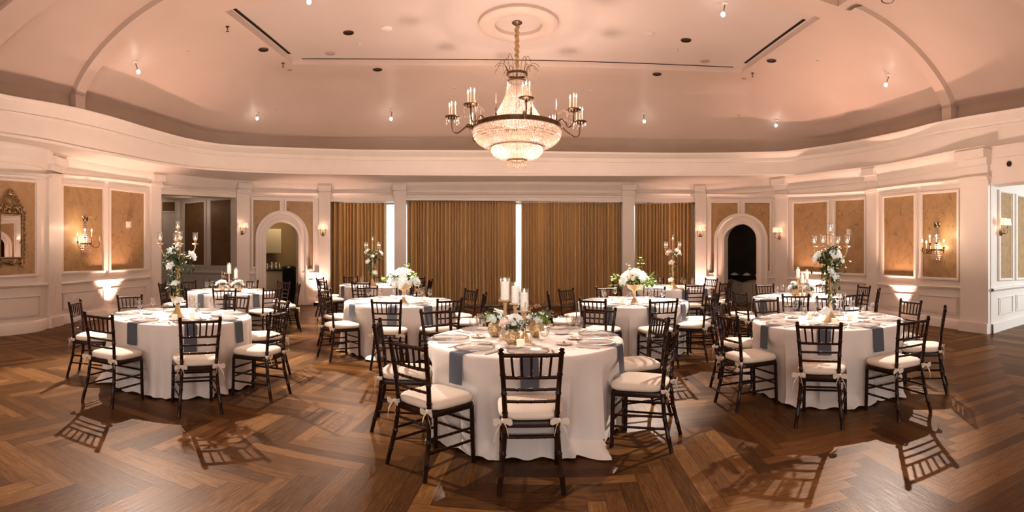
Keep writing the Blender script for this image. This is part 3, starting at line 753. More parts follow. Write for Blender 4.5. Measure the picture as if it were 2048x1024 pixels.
# outer skin that keeps daylight to the windows
sk = MB()
for x0, x1 in ((472, 655), (795, 806), (1251, 1262), (1396, 1560)):
    wquad(sk, W, x0, x1, lambda x: W.yat(x, 5.8), y_base, -0.62 if x0 in (795, 1251) else -3.2)
wquad(sk, W, 655, 1396, lambda x: W.yat(x, 5.8), lambda x: 398, -0.62)
for x in (655, 1396): sk.quad(W(x, W.yat(x, 5.8), -.6), W(x, y_base(x), -.6), W(x, y_base(x), -3.2), W(x, W.yat(x, 5.8), -3.2))
struct(sk.obj('wall_outer', M['wall'], smooth=False))
rf = MB(); rf.quad((-14, -6.2, 5.85), (14, -6.2, 5.85), (14, 20, 5.85), (-14, 20, 5.85))
rf.quad((-14, -6.2, 0), (-14, 14.2, 0), (-14, 14.2, 5.85), (-14, -6.2, 5.85)); rf.quad((14, -6.2, 0), (14, 14.2, 0), (14, 14.2, 5.85), (14, -6.2, 5.85))
rf.quad((-14, -6.2, 0), (14, -6.2, 0), (14, -6.2, 5.85), (-14, -6.2, 5.85))
rf.quad((-14, 14.2, 0), (-7.5, 17.5, 0), (-7.5, 17.5, 5.85), (-14, 14.2, 5.85)); rf.quad((14, 14.2, 0), (8, 17.5, 0), (8, 17.5, 5.85), (14, 14.2, 5.85))
struct(rf.obj('roof_shell', M['dark'], smooth=False))
# ------------------------------------------------------------------ tables and seats
TR_ = 0.86; TZ = 0.765
TABLES = {   # key: (centre, short name)
 'T1': ((0.12, 4.60), 'nearest table'), 'T2': ((-3.75, 5.05), 'left front table'), 'T3': ((3.38, 4.85), 'right front table'),
 'T4': ((-1.75, 7.95), 'middle left table'), 'T5': ((1.86, 7.85), 'middle right table'), 'T6': ((-5.25, 8.75), 'left rear table'),
 'T7': ((-3.15, 11.75), 'far left curtain table'), 'T8': ((3.45, 10.9), 'far right curtain table'), 'T9': ((4.75, 7.6), 'right rear table')}
SEATS = {
 'T1': [(1062, 692, 'front middle'), (815, 680, 'front left'), (777, 642, 'left'), (872, 617, 'rear left'), (1007, 611, 'rear middle'), (1200, 614, 'rear right'), (1299, 632, 'right'), (1320, 656, 'front right')],
 'T2': [(400, 635, 'front middle'), (196, 626, 'front left'), (150, 601, 'left'), (247, 587, 'rear left'), (477, 589, 'rear right'), (564, 600, 'right'), (558, 621, 'front right')],
 'T3': [(1641, 645, 'front middle'), (1467, 627, 'front left'), (1453, 609, 'left'), (1548, 598, 'rear left'), (1662, 592, 'rear middle'), (1806, 600, 'rear right'), (1867, 614, 'right'), (1827, 636, 'front right')],
 'T4': [(774, 599.5, 'front middle'), (657, 590, 'front left'), (650, 578, 'left'), (725, 569.5, 'rear left'), (808, 573, 'rear middle'), (930, 578, 'rear right'), (969, 586, 'right'), (909, 598, 'front right')],
 'T5': [(1327, 598, 'front middle'), (1186, 597, 'front left'), (1105, 585, 'left'), (1133, 577, 'rear left'), (1217, 574, 'rear middle'), (1310, 573, 'rear right'), (1407, 582.6, 'right'), (1422, 590, 'front right')],
 'T6': [(447, 578, 'front middle'), (345, 575, 'front left'), (321, 565, 'left'), (370, 560, 'rear left'), (425, 558, 'rear middle'), (507, 558, 'rear right'), (577, 561.5, 'right rear'), (597, 567, 'right'), (545, 575, 'front right')],
 'T7': [(715, 565, 'front middle'), (645, 560, 'front left'), (635, 555, 'left'), (689, 551, 'rear left'), (765, 551, 'rear middle'), (846, 553, 'rear right'), (846, 559, 'right'), (868, 563, 'front right')],
 'T8': [(1399, 569, 'front middle'), (1444, 563, 'front right'), (1454, 561, 'right'), (1390, 558, 'rear right'), (1317, 556, 'rear middle'), (1290, 562, 'left')],
 'T9': [(1592, 586, 'front middle'), (1705, 586, 'front right'), (1743, 577, 'right'), (1717, 571, 'rear right'), (1636, 565, 'rear middle'), (1529, 568, 'rear left'), (1474, 577, 'left'), (1490, 582, 'front left')]}
random.seed(3)
SEAT_POS = {}
for k, lst in SEATS.items():
    c = Vector(TABLES[k][0]); out = []
    for px, py, ph in lst:
        r = F*0.61/(py-HY); p = Vector((r*sin(th(px)), r*cos(th(px)))); d = p-c
        a = atan2(d.y, d.x); D = min(1.17, max(1.06, d.length-0.25))
        out.append([a, D, ph])
    for _ in range(60):         # keep neighbours at least a chair's width apart
        for i in range(len(out)):
            for j in range(i+1, len(out)):
                da = (out[j][0]-out[i][0]+pi) % (2*pi)-pi; need = 0.54/((out[i][1]+out[j][1])/2-.1)
                if abs(da) < need:
                    s = (need-abs(da))/2*(1 if da >= 0 else -1); out[j][0] += s; out[i][0] -= s
    SEAT_POS[k] = [tuple(q) for q in out]

# ---- chiavari chair, origin on the floor under the seat, front towards +Y
def noded(path, r, nodes, n=8):
    """tube with bamboo rings at the given fractions"""
    mb = MB(); P = [Vector(p) for p in path]
    seg = [(P[i+1]-P[i]).length for i in range(len(P)-1)]; tot = sum(seg)
    def at(t):
        d = t*tot
        for i, s in enumerate(seg):
            if d <= s+1e-9: return P[i].lerp(P[i+1], d/s)
            d -= s
        return P[-1]
    ts = sorted(set([0, 1]+[i/10 for i in range(11)]))
    ts = [t for t in ts if all(abs(t-q) > 0.028 for q in nodes)]
    st = [(t, r) for t in ts]
    for q in nodes: st += [(q-0.012, r), (q-0.004, r*1.22), (q+0.004, r*1.22), (q+0.012, r)]
    st.sort(); mb.tube([at(t) for t, _ in st], [x for _, x in st], n); return mb
CHM = {}
def chair_meshes():
    w = M['wood']
    for s, nm in ((-1, 'bl'), (1, 'br')):
        mb = noded([(s*.205, -.275, 0), (s*.178, -.215, .25), (s*.165, -.195, .44), (s*.176, -.215, .66), (s*.192, -.255, .895)], 0.0165, [.12, .27, .42, .56, .70, .84])
        mb.lathe([(0.0165, .885), (0.021, .893), (0.021, .899), (0.013, .905), (0.019, .912), (0.019, .918), (0.012, .925), (0.0005, .927)], 8, (s*.1925, -.2555, 0)); CHM[nm] = mb.mesh('leg', w)
        mb = noded([(s*.200, .205, 0), (s*.195, .195, .42)], 0.0165, [.2, .45, .72]); CHM['f'+nm[1]] = mb.mesh('leg', w)
    mb = MB()
    o = [(-.215, .215), (.215, .215), (.19, -.205), (-.19, -.205)]; i_ = [(-.17, .17), (.17, .17), (.15, -.165), (-.15, -.165)]
    def ringp(pts, z): return [(x, y, z) for x, y in pts]
    def rnd(pts, q=.05):
        out = []; n = len(pts)
        for k in range(n):
            p0, p1, p2 = Vector(pts[k-1]), Vector(pts[k]), Vector(pts[(k+1) % n]); a, b = p1+(p0-p1).normalized()*q, p1+(p2-p1).normalized()*q
            for t in (0, .25, .5, .75, 1): out.append(tuple(a*(1-t)**2+p1*2*t*(1-t)+b*t*t))
        return out
    o = rnd(o); i_ = rnd(i_)
    mb.grid([ringp(i_, .415), ringp(o, .405), ringp(o, .412), ringp(o, .438), ringp([(x*.98, y*.98) for x, y in o], .445), ringp(i_, .445), ringp([(0, 0)]*len(i_), .445)], True)
    CHM['seat'] = mb.mesh('seat', w)
    mb = MB()
    def cu(sc, z): return [(x*sc, y*sc+.004, z) for x, y in rnd([(-.222, .222), (.222, .222), (.20, -.20), (-.20, -.20)], .12)]
    mb.grid([cu(.88, .446), cu(.98, .450), cu(1.03, .462), cu(1.04, .478), cu(1.02, .493), cu(.95, .505), cu(.82, .513), cu(.6, .519), cu(.3, .522), cu(0.0, .522)], True)
    CHM['cushion'] = mb.mesh('seat_cushion', M['cushion'])
    for s in (-1, 1):
        mb = MB(); x, y, z = s*.170, -.205, .455
        mb.lathe([(.0195, -.016), (.0225, -.008), (.0225, .008), (.0195, .016)], 10, (x, y, z))
        mb.sphere((x+s*.012, y-.022, z), .013, 8, 5)
        def ribbon(pts, ww):
            R1 = [Vector(p)+Vector((0, -.002, w_/2)) for p, w_ in zip(pts, ww)]; R2 = [Vector(p)+Vector((0, .002, -w_/2)) for p, w_ in zip(pts, ww)]
            mb.grid([R1, R2])
        c0 = Vector((x+s*.012, y-.028, z))
        for q in (-1, 1):
            lp = [c0, c0+Vector((q*.025, -.012, .012)), c0+Vector((q*.05, -.014, .008)), c0+Vector((q*.062, -.008, -.006)), c0+Vector((q*.045, -.002, -.014)), c0+Vector((q*.02, 0, -.008)), c0]
            ribbon(lp, [.008, .022, .03, .028, .028, .02, .008])
            tl = [c0, c0+Vector((q*.022, -.008, -.03)), c0+Vector((q*.038+s*.006, -.012, -.07)), c0+Vector((q*.046+s*.01, -.006, -.115-.02*q*s))]
            ribbon([p for p in tl], [.008, .02, .024, .02])
        CHM['tie%d' % s] = mb.mesh('tie', M['cushion'])
    def rail(z, t=1.0):
        q = (z-.44)/.455; hx = .165+.027*q; y = -.195-.06*q**1.3
        return [(-hx, y, z), (-hx*.5, y-.006, z), (0, y-.008, z), (hx*.5, y-.006, z), (hx, y, z)]
    for nm, z, r in (('top', .878, .0135), ('r2', .733, .0115), ('r3', .654, .0105), ('r4', .575, .0105)):
        CHM[nm] = noded(rail(z), r, [.25, .5, .75], 8).mesh('back_rail', w)
    A, B = rail(.875), rail(.735)
    for k in range(5):
        t = (k+1)/6; xa = -A[4][0]+2*A[4][0]*t; xb = -B[4][0]+2*B[4][0]*(t*.94+.03)
        CHM['sp%d' % k] = noded([(xa, A[0][1]-.006, .875), (xb, B[0][1]-.006, .735)], .0085, [.35, .7], 6).mesh('spindle', w)
    def st(p, q): return noded([p, q], .0095, [.25, .5, .75], 6).mesh('stretcher', w)
    CHM['s0'] = st((-.198, .20, .30), (.198, .20, .30)); CHM['s1'] = st((-.199, .20, .21), (.199, .20, .21))
    CHM['s2'] = st((-.172, -.205, .345), (.172, -.205, .345))
    for s in (-1, 1):
        CHM['sa%d' % s] = st((s*.197, .20, .255), (s*.176, -.212, .26)); CHM['sb%d' % s] = st((s*.198, .202, .165), (s*.185, -.232, .17))
chair_meshes()
def make_chair(label, group):
    t = thing('chiavari_chair', label, 'chair', group=group)
    for k in ('bl', 'br', 'fl', 'fr'): put('leg', CHM[k], t)
    put('seat', CHM['seat'], t)
    c = put('seat_cushion', CHM['cushion'], t); c['label'] = 'ivory fabric cushion tied on with bows'
    for s in (-1, 1): put('tie', CHM['tie%d' % s], c)
    for k in ('top', 'r2', 'r3', 'r4'): put('back_rail', CHM[k], t)
    for k in range(5): put('spindle', CHM['sp%d' % k], t)
    for k in ('s0', 's1', 's2', 'sa-1', 'sa1', 'sb-1', 'sb1'): put('stretcher', CHM[k], t)
    return t
proto = None
random.seed(11)
for k, lst in SEAT_POS.items():
    c = Vector(TABLES[k][0]); tn = TABLES[k][1]
    for a, D, ph in lst:
        lab = 'dark wooden chiavari chair with ivory cushion, %s seat of the %s' % (ph, tn); g = 'chairs around the '+tn
        if proto is None: o = proto = make_chair(lab, g)
        else: o = copy_tree(proto); o['label'] = lab; o['group'] = g
        o.location = (c.x+D*cos(a), c.y+D*sin(a), 0)
        o.rotation_euler = (0, 0, a+pi/2+random.uniform(-.05, .05))

# ---- floor-length table cloths
def cloth(k):
    c = TABLES[k][0]; seats = SEAT_POS[k]; rnd = random.Random(k); NA = 240; mb = MB()
    ph = [(rnd.choice((9, 11, 13, 14, 16)), rnd.uniform(0, 6.3), rnd.uniform(.6, 1)) for _ in range(2)]+[(rnd.choice((21, 24, 27)), rnd.uniform(0, 6.3), .45), (rnd.choice((5, 7)), rnd.uniform(0, 6.3), .5)]
    def fold(a):
        v = sum(w_*sin(f*a+p+.6*sin(3*a+p)) for f, p, w_ in ph)/2.0
        return (abs(v)**.8)*(1 if v > 0 else -.8)
    pud = [(rnd.uniform(0, 6.28), rnd.uniform(.05, .11), rnd.uniform(.06, .14)) for _ in range(7)]
    rows = []
    angs = [2*pi*i/NA for i in range(NA)]
    for q in (0.02, .3, .6, .85, .95): rows.append([(TR_*q*cos(a), TR_*q*sin(a), TZ) for a in angs])
    for q, z in ((.985, TZ), (.997, TZ-.005), (1.003, TZ-.016)): rows.append([(TR_*q*cos(a), TR_*q*sin(a), z) for a in angs])
    nz = 22
    for i in range(1, nz+1):
        t = i/nz; z = (TZ-.016)*(1-t)+.006*t; row = []
        for a in angs:
            f = fold(a)
            if t < .6: f *= 1-max(math.exp(-((((a-sa+pi) % (2*pi)-pi)*TR_)/.15)**4) for sa, _, _ in seats)*(1-max(0, (t-.4)/.2))*.95
            rr = TR_+.003-.02*t*t+.14*f*t**1.2
            if t > .88: rr += (t-.88)/.12*(.045+sum(h_*math.exp(-((((a-pa+pi) % (2*pi)-pi)/w_)**2)) for pa, h_, w_ in pud)+.02*sin(19*a+ph[0][1]))
            if z < .66:
                lim = 9
                for sa, D, _ in seats:
                    da = (a-sa+pi) % (2*pi)-pi
                    if abs(da) < .75:
                        x = abs(math.tan(da))*(D-.262); ex = max(0, x-.27)
                        lim = min(lim, (D-.268+ex*1.2)/cos(da))
                tt = min(1, (.66-z)/.10)
                if lim < rr: rr = rr*(1-tt)+lim*tt
            row.append((rr*cos(a), rr*sin(a), z+(.012*(1+sin(23*a+ph[1][1])) if t > .97 else 0)))
        rows.append(row)
    mb.grid(rows, True)
    mb.add([(0, 0, TZ)]+rows[0], [(0, 1+i, 1+(i+1) % NA) for i in range(NA)])
    o = mb.obj('tablecloth', M['cloth'], loc=(c[0], c[1], 0))
    return o
CLOTH_LABEL = {
 'T1': 'white floor-length cloth on the nearest round table, under the three candles on gold stands',
 'T2': 'white floor-length cloth on the round left front table under a tall gold candelabra',
 'T3': 'white floor-length cloth on the round right front table under a tall candelabra',
 'T4': 'white floor-length cloth on the middle left table under a bowl of white roses',
 'T5': 'white floor-length cloth on the middle right table under a footed bowl of flowers',
 'T6': 'white floor-length cloth on the left rear table under two pillar candles',
 'T7': 'white floor-length cloth on the far table in front of the left window curtain',
 'T8': 'white floor-length cloth on the far table in front of the right window curtain',
 'T9': 'white floor-length cloth on the right rear table under three pillar candles'}
for k in TABLES: tag(cloth(k), CLOTH_LABEL[k], 'tablecloth', 'round banquet tables in white cloths')

# ---- place settings
def charger_mesh():
    mb = MB(); mb.lathe([(.001, .002), (.10, .002), (.115, .006), (.155, .013), (.160, .014), (.160, .011), (.115, .003), (.10, 0.0), (.001, 0.0)], 40)
    b = MB()
    for i in range(60):
        a = 2*pi*i/60; b.octa((.158*cos(a), .158*sin(a), .0135), .0062, .011)
    b.lathe([(.148, .012), (.1485, .0145), (.1495, .0145), (.150, .012)], 40); b.lathe([(.1635, .012), (.164, .0145), (.1645, .0145), (.165, .012)], 40)
    return mb.mesh('charger_plate', M['charger']), b.mesh('beaded_rim', M['beads'])
CHG, CHB = charger_mesh()
def glass_mesh():
    b = MB(); b.lathe([(.004, .085), (.018, .092), (.031, .108), (.038, .130), (.040, .150), (.037, .175), (.033, .192), (.0318, .192), (.0355, .174), (.0385, .150), (.0365, .131), (.030, .110), (.017, .095), (.001, .090)], 20)
    s = MB(); s.lathe([(.005, .006), (.0038, .02), (.0035, .06), (.0045, .08), (.006, .088)], 10)
    f = MB(); f.lathe([(.001, .007), (.006, .006), (.030, .0022), (.034, .001), (.033, 0.0), (.001, 0.0)], 20)
    rim = MB(); rim.tube([(.0325*cos(2*pi*i/20), .0325*sin(2*pi*i/20), .192) for i in range(20)], .0008, 4, closed=True); b.add(rim.v, rim.f)
    return [m.mesh(n, M['glass']) for n, m in (('bowl', b), ('stem', s), ('foot', f))]
GLS = glass_mesh()
M['water'] = thin_glass('water_in_glass', (0.995, 0.995, 1.0), base=0.05, edge=0.25)
wm = MB(); wm.lathe([(.001, .093), (.016, .096), (.029, .111), (.0355, .131), (.0368, .142), (.001, .142)], 20); GWAT = wm.mesh('water', M['water'])
def fork_mesh():
    mb = MB(); mb.rbox((0, -.05, .0022), (.012, .10, .003), .001); mb.rbox((0, .02, .0022), (.006, .05, .003), .001); mb.rbox((0, .052, .0025), (.022, .018, .003), .001)
    for i in range(4): mb.rbox((-.0085+i*.0057, .08, .003), (.0028, .042, .002), .0006)
    return mb.mesh('fork', M['silver'])
def knife_mesh():
    mb = MB(); mb.rbox((0, -.055, .003), (.013, .10, .0045), .0018)
    mb.add([(-.007, -.005, .002), (.007, -.005, .002), (.0085, .07, .002), (.003, .115, .002), (-.007, .10, .002), (-.007, -.005, .004), (.007, -.005, .004), (.0085, .07, .0035), (.003, .115, .003), (-.007, .10, .0035)],
           [(4, 3, 2, 1, 0), (5, 6, 7, 8, 9), (0, 1, 6, 5), (1, 2, 7, 6), (2, 3, 8, 7), (3, 4, 9, 8), (4, 0, 5, 9)])
    return mb.mesh('knife', M['silver'])
FORK, KNIFE = fork_mesh(), knife_mesh()
def plate_mesh():
    mb = MB(); mb.lathe([(.001, .003), (.045, .003), (.052, .006), (.078, .012), (.080, .012), (.078, .010), (.05, .002), (.001, 0.0)], 28); return mb.mesh('bread_plate', M['plate'])
M['plate'] = pbr('white_china', (0.86, 0.82, 0.77), 0.15, noise=0.01, nscale=5)
PLATE = plate_mesh()
def napkin_mesh(v):
    rnd = random.Random(v); mb = MB(); w = .068; pts = []
    for q in (.66, .74, .82, .845): pts.append((TR_*q/.86*1.0 if False else q, TZ+.0035))
    pts += [(.8605, TZ+.0045), (.868, TZ-.003), (.872, TZ-.014)]
    L_ = (.215, .268, .28, .255)[v]
    pts += [(.8725+.0018*i, TZ-.014-L_*i/6) for i in range(1, 7)]
    sk = rnd.uniform(-.05, .05)
    rows = []
    for i, (r, z) in enumerate(pts):
        drop = max(0, TZ-.02-z); sh = sk*drop
        bul = .006*min(1, drop*8)
        rows.append([(r+bul*(1-abs(s))*1.2+(.003 if s in (-.5, .5) else 0)*0, s*w*(1-.06*drop)+sh, z) for s in (-1, -.5, 0, .5, 1)])
    mb.grid(rows)
    back = [[(p[0]-.003 if z <= TZ else p[0], p[1], p[2]-(.0025 if z > TZ else 0)) for p in r] for r, (q, z) in zip(rows, pts)]
    mb.grid(back); mb.grid([rows[-1], back[-1]]); mb.grid([[r[0] for r in rows], [r[0] for r in back]]); mb.grid([[r[-1] for r in rows], [r[-1] for r in back]])
    return mb.mesh('napkin', M['napkin'])
NAPS = [napkin_mesh(i) for i in range(4)]
DETAIL = {'T1', 'T2', 'T3'}
random.seed(5)
for k, lst in SEAT_POS.items():
    c = Vector((*TABLES[k][0], 0)); tn = TABLES[k][1]
    cz = c+Vector((0, 0, TZ))
    for n_, (a, D, ph) in enumerate(lst):
        u = Vector((cos(a), sin(a), 0)); rt = Vector((-sin(a), cos(a), 0))      # rt is the guest's right hand side
        place = '%s place of the %s' % (ph, tn)
        o = thing('charger_plate', 'clear glass charger plate with beaded rim, '+place, 'plate', cz+u*.66+Vector((0, 0, .007)), a, 'chargers on the '+tn)
        put('plate_disc', CHG, o); put('beaded_rim', CHB, o)
        p = put('napkin', NAPS[0 if D < 1.145 else 1+n_ % 3], None, c, (0, 0, a))
        tag(p, 'slate blue napkin over the edge, '+place, 'napkin', 'napkins on the '+tn)
        g = thing('wine_glass', 'clear stemmed water glass, '+place, 'glass', cz+u*(.46+random.uniform(-.01, .01))+rt*(.135+random.uniform(-.006, .006))+Vector((0, 0, .001)), random.uniform(0, 6), 'glasses on the '+tn)
        for nm, me in zip(('bowl', 'stem', 'foot'), GLS): put(nm, me, g)
        if k in ('T1', 'T2', 'T3', 'T4', 'T5'):
            put('water', GWAT, g)
            q = put('fork', FORK, None, cz+u*.66-rt*.205+Vector((0, 0, .001)), (0, 0, a+pi/2+random.uniform(-.06, .06))); tag(q, 'silver fork beside the charger, '+place, 'fork', 'forks on the '+tn)
            q = put('knife', KNIFE, None, cz+u*.66+rt*.195+Vector((0, 0, .001)), (0, 0, a+pi/2+random.uniform(-.06, .06))); tag(q, 'silver knife beside the charger, '+place, 'knife', 'knives on the '+tn)
            q = put('bread_plate', PLATE, None, cz+u*.42-rt*.115+Vector((0, 0, .001)), None, .88); tag(q, 'small white bread plate, '+place, 'plate', 'bread plates on the '+tn)
            if k in DETAIL:
                q = put('butter_knife', KNIFE, None, cz+u*.42-rt*.115+Vector((0, 0, .0135)), (0, 0, a+.4+random.uniform(-.5, .5)), .8); tag(q, 'butter knife lying across the bread plate, '+place, 'knife', 'butter knives on the '+tn)
# ------------------------------------------------------------------ curtains
def curtain(x0, x1, yt, n, label, seed):
    rnd = random.Random(seed); mb = MB(); NC = n*12
    ph = [rnd.uniform(-.9, .9) for _ in range(n+1)]; am = [rnd.uniform(.7, 1.25) for _ in range(n+1)]
    rows = []
    for j in range(9):
        v = j/8; row = []
        for i in range(NC+1):
            s = i/NC*n; s += .22*sin(s*1.17+seed)+.15*sin(s*.61+2*seed); s = min(n, max(0, s)); k = int(min(n-1, s)); f = s-k; p = ph[k]*(1-f)+ph[k+1]*f; a = am[k]*(1-f)+am[k+1]*f
            x = x0+(x1-x0)*i/NC+1.2*sin(2*pi*s*.5+p)*v*.6
            o = -.25+.10*a*sin(2*pi*s+p*(.4+v))+.028*sin(4*pi*s+2*p+v)+.02*sin(.9*s+seed)
            y = yt+(y_base(x)-2.5-yt)*v; row.append(W(x, y, o))
        rows.append(row)
    mb.grid(rows); o = mb.obj('curtain', M['curtain'], auto=False)
    tag(o, label, 'curtain')
curtain(662, 770, 404, 15, 'floor-length gold-brown pleated curtain in the left window', 1)
curtain(813.5, 1032, 402.5, 32, 'wide floor-length gold-brown curtain, left half of the centre window', 2)
curtain(1042, 1244.5, 403, 30, 'wide floor-length gold-brown curtain, right half of the centre window', 3)
curtain(1273, 1389, 405, 17, 'floor-length gold-brown pleated curtain in the right window', 4)

# ------------------------------------------------------------------ flowers, leaves, candles
def petal(mb, base, out, up, ln, wd, curl, cup):
    side = out.cross(up).normalized(); rows = []
    for i in range(5):
        t = i/4; w_ = wd*(sin(pi*(.12+.76*t))**.7)*(.55+.6*t if t < .75 else 1.0)
        row = []
        for s in (-1, -.5, 0, .5, 1):
            p = base+out*(ln*(t*cos(curl*t)))+up*(ln*t*sin(curl*t)*0+ln*(cup*t-(.35*max(0, t-.6))))+side*(s*w_)-out*(abs(s)**2*wd*.35*(-1))*(-1)*.0+up*(abs(s)**1.5*wd*.35)
            row.append(p)
        rows.append(row)
    mb.grid(rows)
def bloom_mesh(mat, seed, op=1.0):
    rnd = random.Random(seed); mb = MB(); Z = Vector((0, 0, 1))
    for layer, (n, ln, wd, cup) in enumerate(((3, .30, .26, 2.4), (4, .50, .36, 1.35), (5, .75, .46, .80), (6, .95, .52, .38*op), (5, 1.02, .5, .05*op))):
        for i in range(n):
            a = 2*pi*i/n+layer*.7+rnd.uniform(-.15, .15); o = Vector((cos(a), sin(a), 0))
            petal(mb, Vector((0, 0, -.25+.03*layer)), o, Z, ln*rnd.uniform(.92, 1.06), wd, .2, cup*rnd.uniform(.9, 1.1))
    mb.sphere((0, 0, .1), .3, 8, 6)
    return mb.mesh('bloom', mat)
BLW = [bloom_mesh(M['petal'], 1), bloom_mesh(M['petal'], 2, .5), bloom_mesh(M['petal'], 3, 1.4)]
BLB = [bloom_mesh(M['blush'], 4), bloom_mesh(M['blush'], 5, .6)]
def leaf(mb, p, d, ln, wd, rnd):
    d = d.normalized(); sd = d.cross(Vector((rnd.uniform(-.5, .5), rnd.uniform(-.5, .5), 1)))
    if sd.length < 1e-3: sd = Vector((1, 0, 0))
    sd.normalize(); nn = sd.cross(d); L1 = []; L2 = []; Mm = []
    for i in range(5):
        t = i/4; w_ = wd*sin(pi*min(1, t*.96+.02))**.8; q = p+d*(ln*t)-nn*(ln*.18*t*t)
        L1.append(q+sd*w_+nn*w_*.25); Mm.append(q); L2.append(q-sd*w_+nn*w_*.25)
    mb.grid([L1, Mm, L2])
def stem_leaves(mb, pts, n, ln, wd, rnd, thin=.0018):
    pts = [Vector(p) for p in pts]; mb.tube(pts, thin, 4, caps=False)
    for i in range(n):
        t = (i+.6)/n*(len(pts)-1); k = min(len(pts)-2, int(t)); p = pts[k].lerp(pts[k+1], t-k); d = (pts[k+1]-pts[k]).normalized()
        o = d.orthogonal(); o.rotate(Matrix.Rotation(rnd.uniform(0, 6.28), 3, d)); leaf(mb, p, (o+d*.6), ln*rnd.uniform(.75, 1.2), wd*rnd.uniform(.8, 1.2), rnd)
def add_blooms(root, lst, rnd):
    """lst: (x, y, z, size, kind) in the thing's own coordinates; blooms face outwards"""
    for x, y, z, s, kd in lst:
        me = rnd.choice(BLB if kd == 'b' else BLW); o = put('bloom', me, root, (x, y, z), None, s*1.32)
        v = Vector((x*1.0, y*1.0, .35*s/.05*.1+.10)); v = Vector((x, y, .12)).normalized()
        o.rotation_euler = v.to_track_quat('Z', 'Y').to_euler()
        if kd == 'b': o['label'] = 'blush pink bloom'
def lathe_obj(name, prof, mat, parent, n=24, c=(0, 0, 0)):
    mb = MB(); mb.lathe(prof, n, c); return mb.obj(name, M[mat], parent)
FL = MB(); FL.lathe([(.0005, 0), (.0055, .006), (.0065, .012), (.004, .022), (.0005, .032)], 8); FLM = FL.mesh('flame', M['flame'])
VOT = MB(); VOT.lathe([(.001, 0), (.028, 0), (.031, .004), (.034, .06), (.031, .06), (.028, .012), (.001, .01)], 20); VOTM = VOT.mesh('votive_cup', M['frost'])
VCM = MB(); VCM.lathe([(.001, .035), (.027, .035), (.0275, .012), (.001, .0115)], 16); VCMM = VCM.mesh('wax', M['wax'])
def votive(p, label, grp):
    t = thing('votive_candle', label, 'candle', p, 0, grp); put('votive_cup', VOTM, t); put('wax', VCMM, t); put('flame', FLM, t, (0, 0, .034), None, .8)
def pillar_candle(loc, rad, h, label, grp):
    t = thing('pillar_candle', label, 'candle', loc, 0, grp)
    lathe_obj('wax', [(.001, 0), (rad*.97, 0), (rad, .004), (rad, h-.008), (rad*.9, h), (rad*.35, h-.006), (.001, h-.008)], 'wax', t)
    mb = MB(); mb.tube([(0, 0, h-.01), (.001, 0, h+.006)], .001, 5); mb.obj('wick', M['black'], t); put('flame', FLM, t, (0, 0, h+.003), None, 1.1)
def cylinder_glass(loc, rad, h, label, grp):
    mb = MB(); mb.lathe([(.001, 0.0), (rad, 0.0), (rad, h), (rad-.0025, h), (rad-.0025, .0025), (.001, .0025)], 28)
    o = mb.obj('glass_cylinder', M['vaseglass'], None, loc=loc); tag(o, label, 'glass cylinder', grp)
def candle_stand(loc, h, rad, label, grp):
    t = thing('candle_stand', label, 'candle holder', loc, 0, grp)
    lathe_obj('base', [(.001, 0), (.043, 0), (.043, .006), (.038, .012), (.034, .03), (.03, .05), (.017, .07)], 'gold', t)
    lathe_obj('stem', [(.017, .07), (.013, .09), (.012, h*.55), (.016, h-.05), (.022, h-.02), (.014, h-.012)], 'gold', t)
    lathe_obj('top_plate', [(.014, h-.012), (rad*.9, h-.008), (rad, h-.004), (rad, h), (.001, h)], 'gold', t)
GSTK = 'candles on gold stands, '
def candle_trio(spec, tn, words):
    """spec: (px, py_glass_top, py_stand_top, r, glass width px)"""
    for (x, yt, ys, r, wpx), wd in zip(spec, words):
        base = pt(x, HY, r); base.z = TZ+.001; zt = EYE+(HY-ys)*r/F; h = max(.06, zt-TZ); g = (HY-yt)*r/F+EYE-zt; rad = wpx*r/F/2
        candle_stand(base, h, rad*1.28, 'gold pedestal candle stand, %s of the group on the %s' % (wd, tn), 'candle stands on the '+tn)
        top = base+Vector((0, 0, h+.001))
        cylinder_glass(top, rad, g, 'clear glass cylinder around the %s candle on the %s' % (wd, tn), 'glass cylinders on the '+tn)
        pillar_candle(top+Vector((0, 0, .004)), rad*.80, g*.80, 'lit white pillar candle, %s of the group on the %s' % (wd, tn), 'pillar candles on the '+tn)
def rel(x, y, r, o): p = pt(x, y, r); return (p.x-o.x, p.y-o.y, p.z-o.z)
VPROF = [(.001, 0), (.030, 0), (.036, .004), (.052, .028), (.060, .055), (.056, .085), (.043, .105), (.040, .115), (.046, .122), (.042, .121), (.036, .112), (.001, .10)]
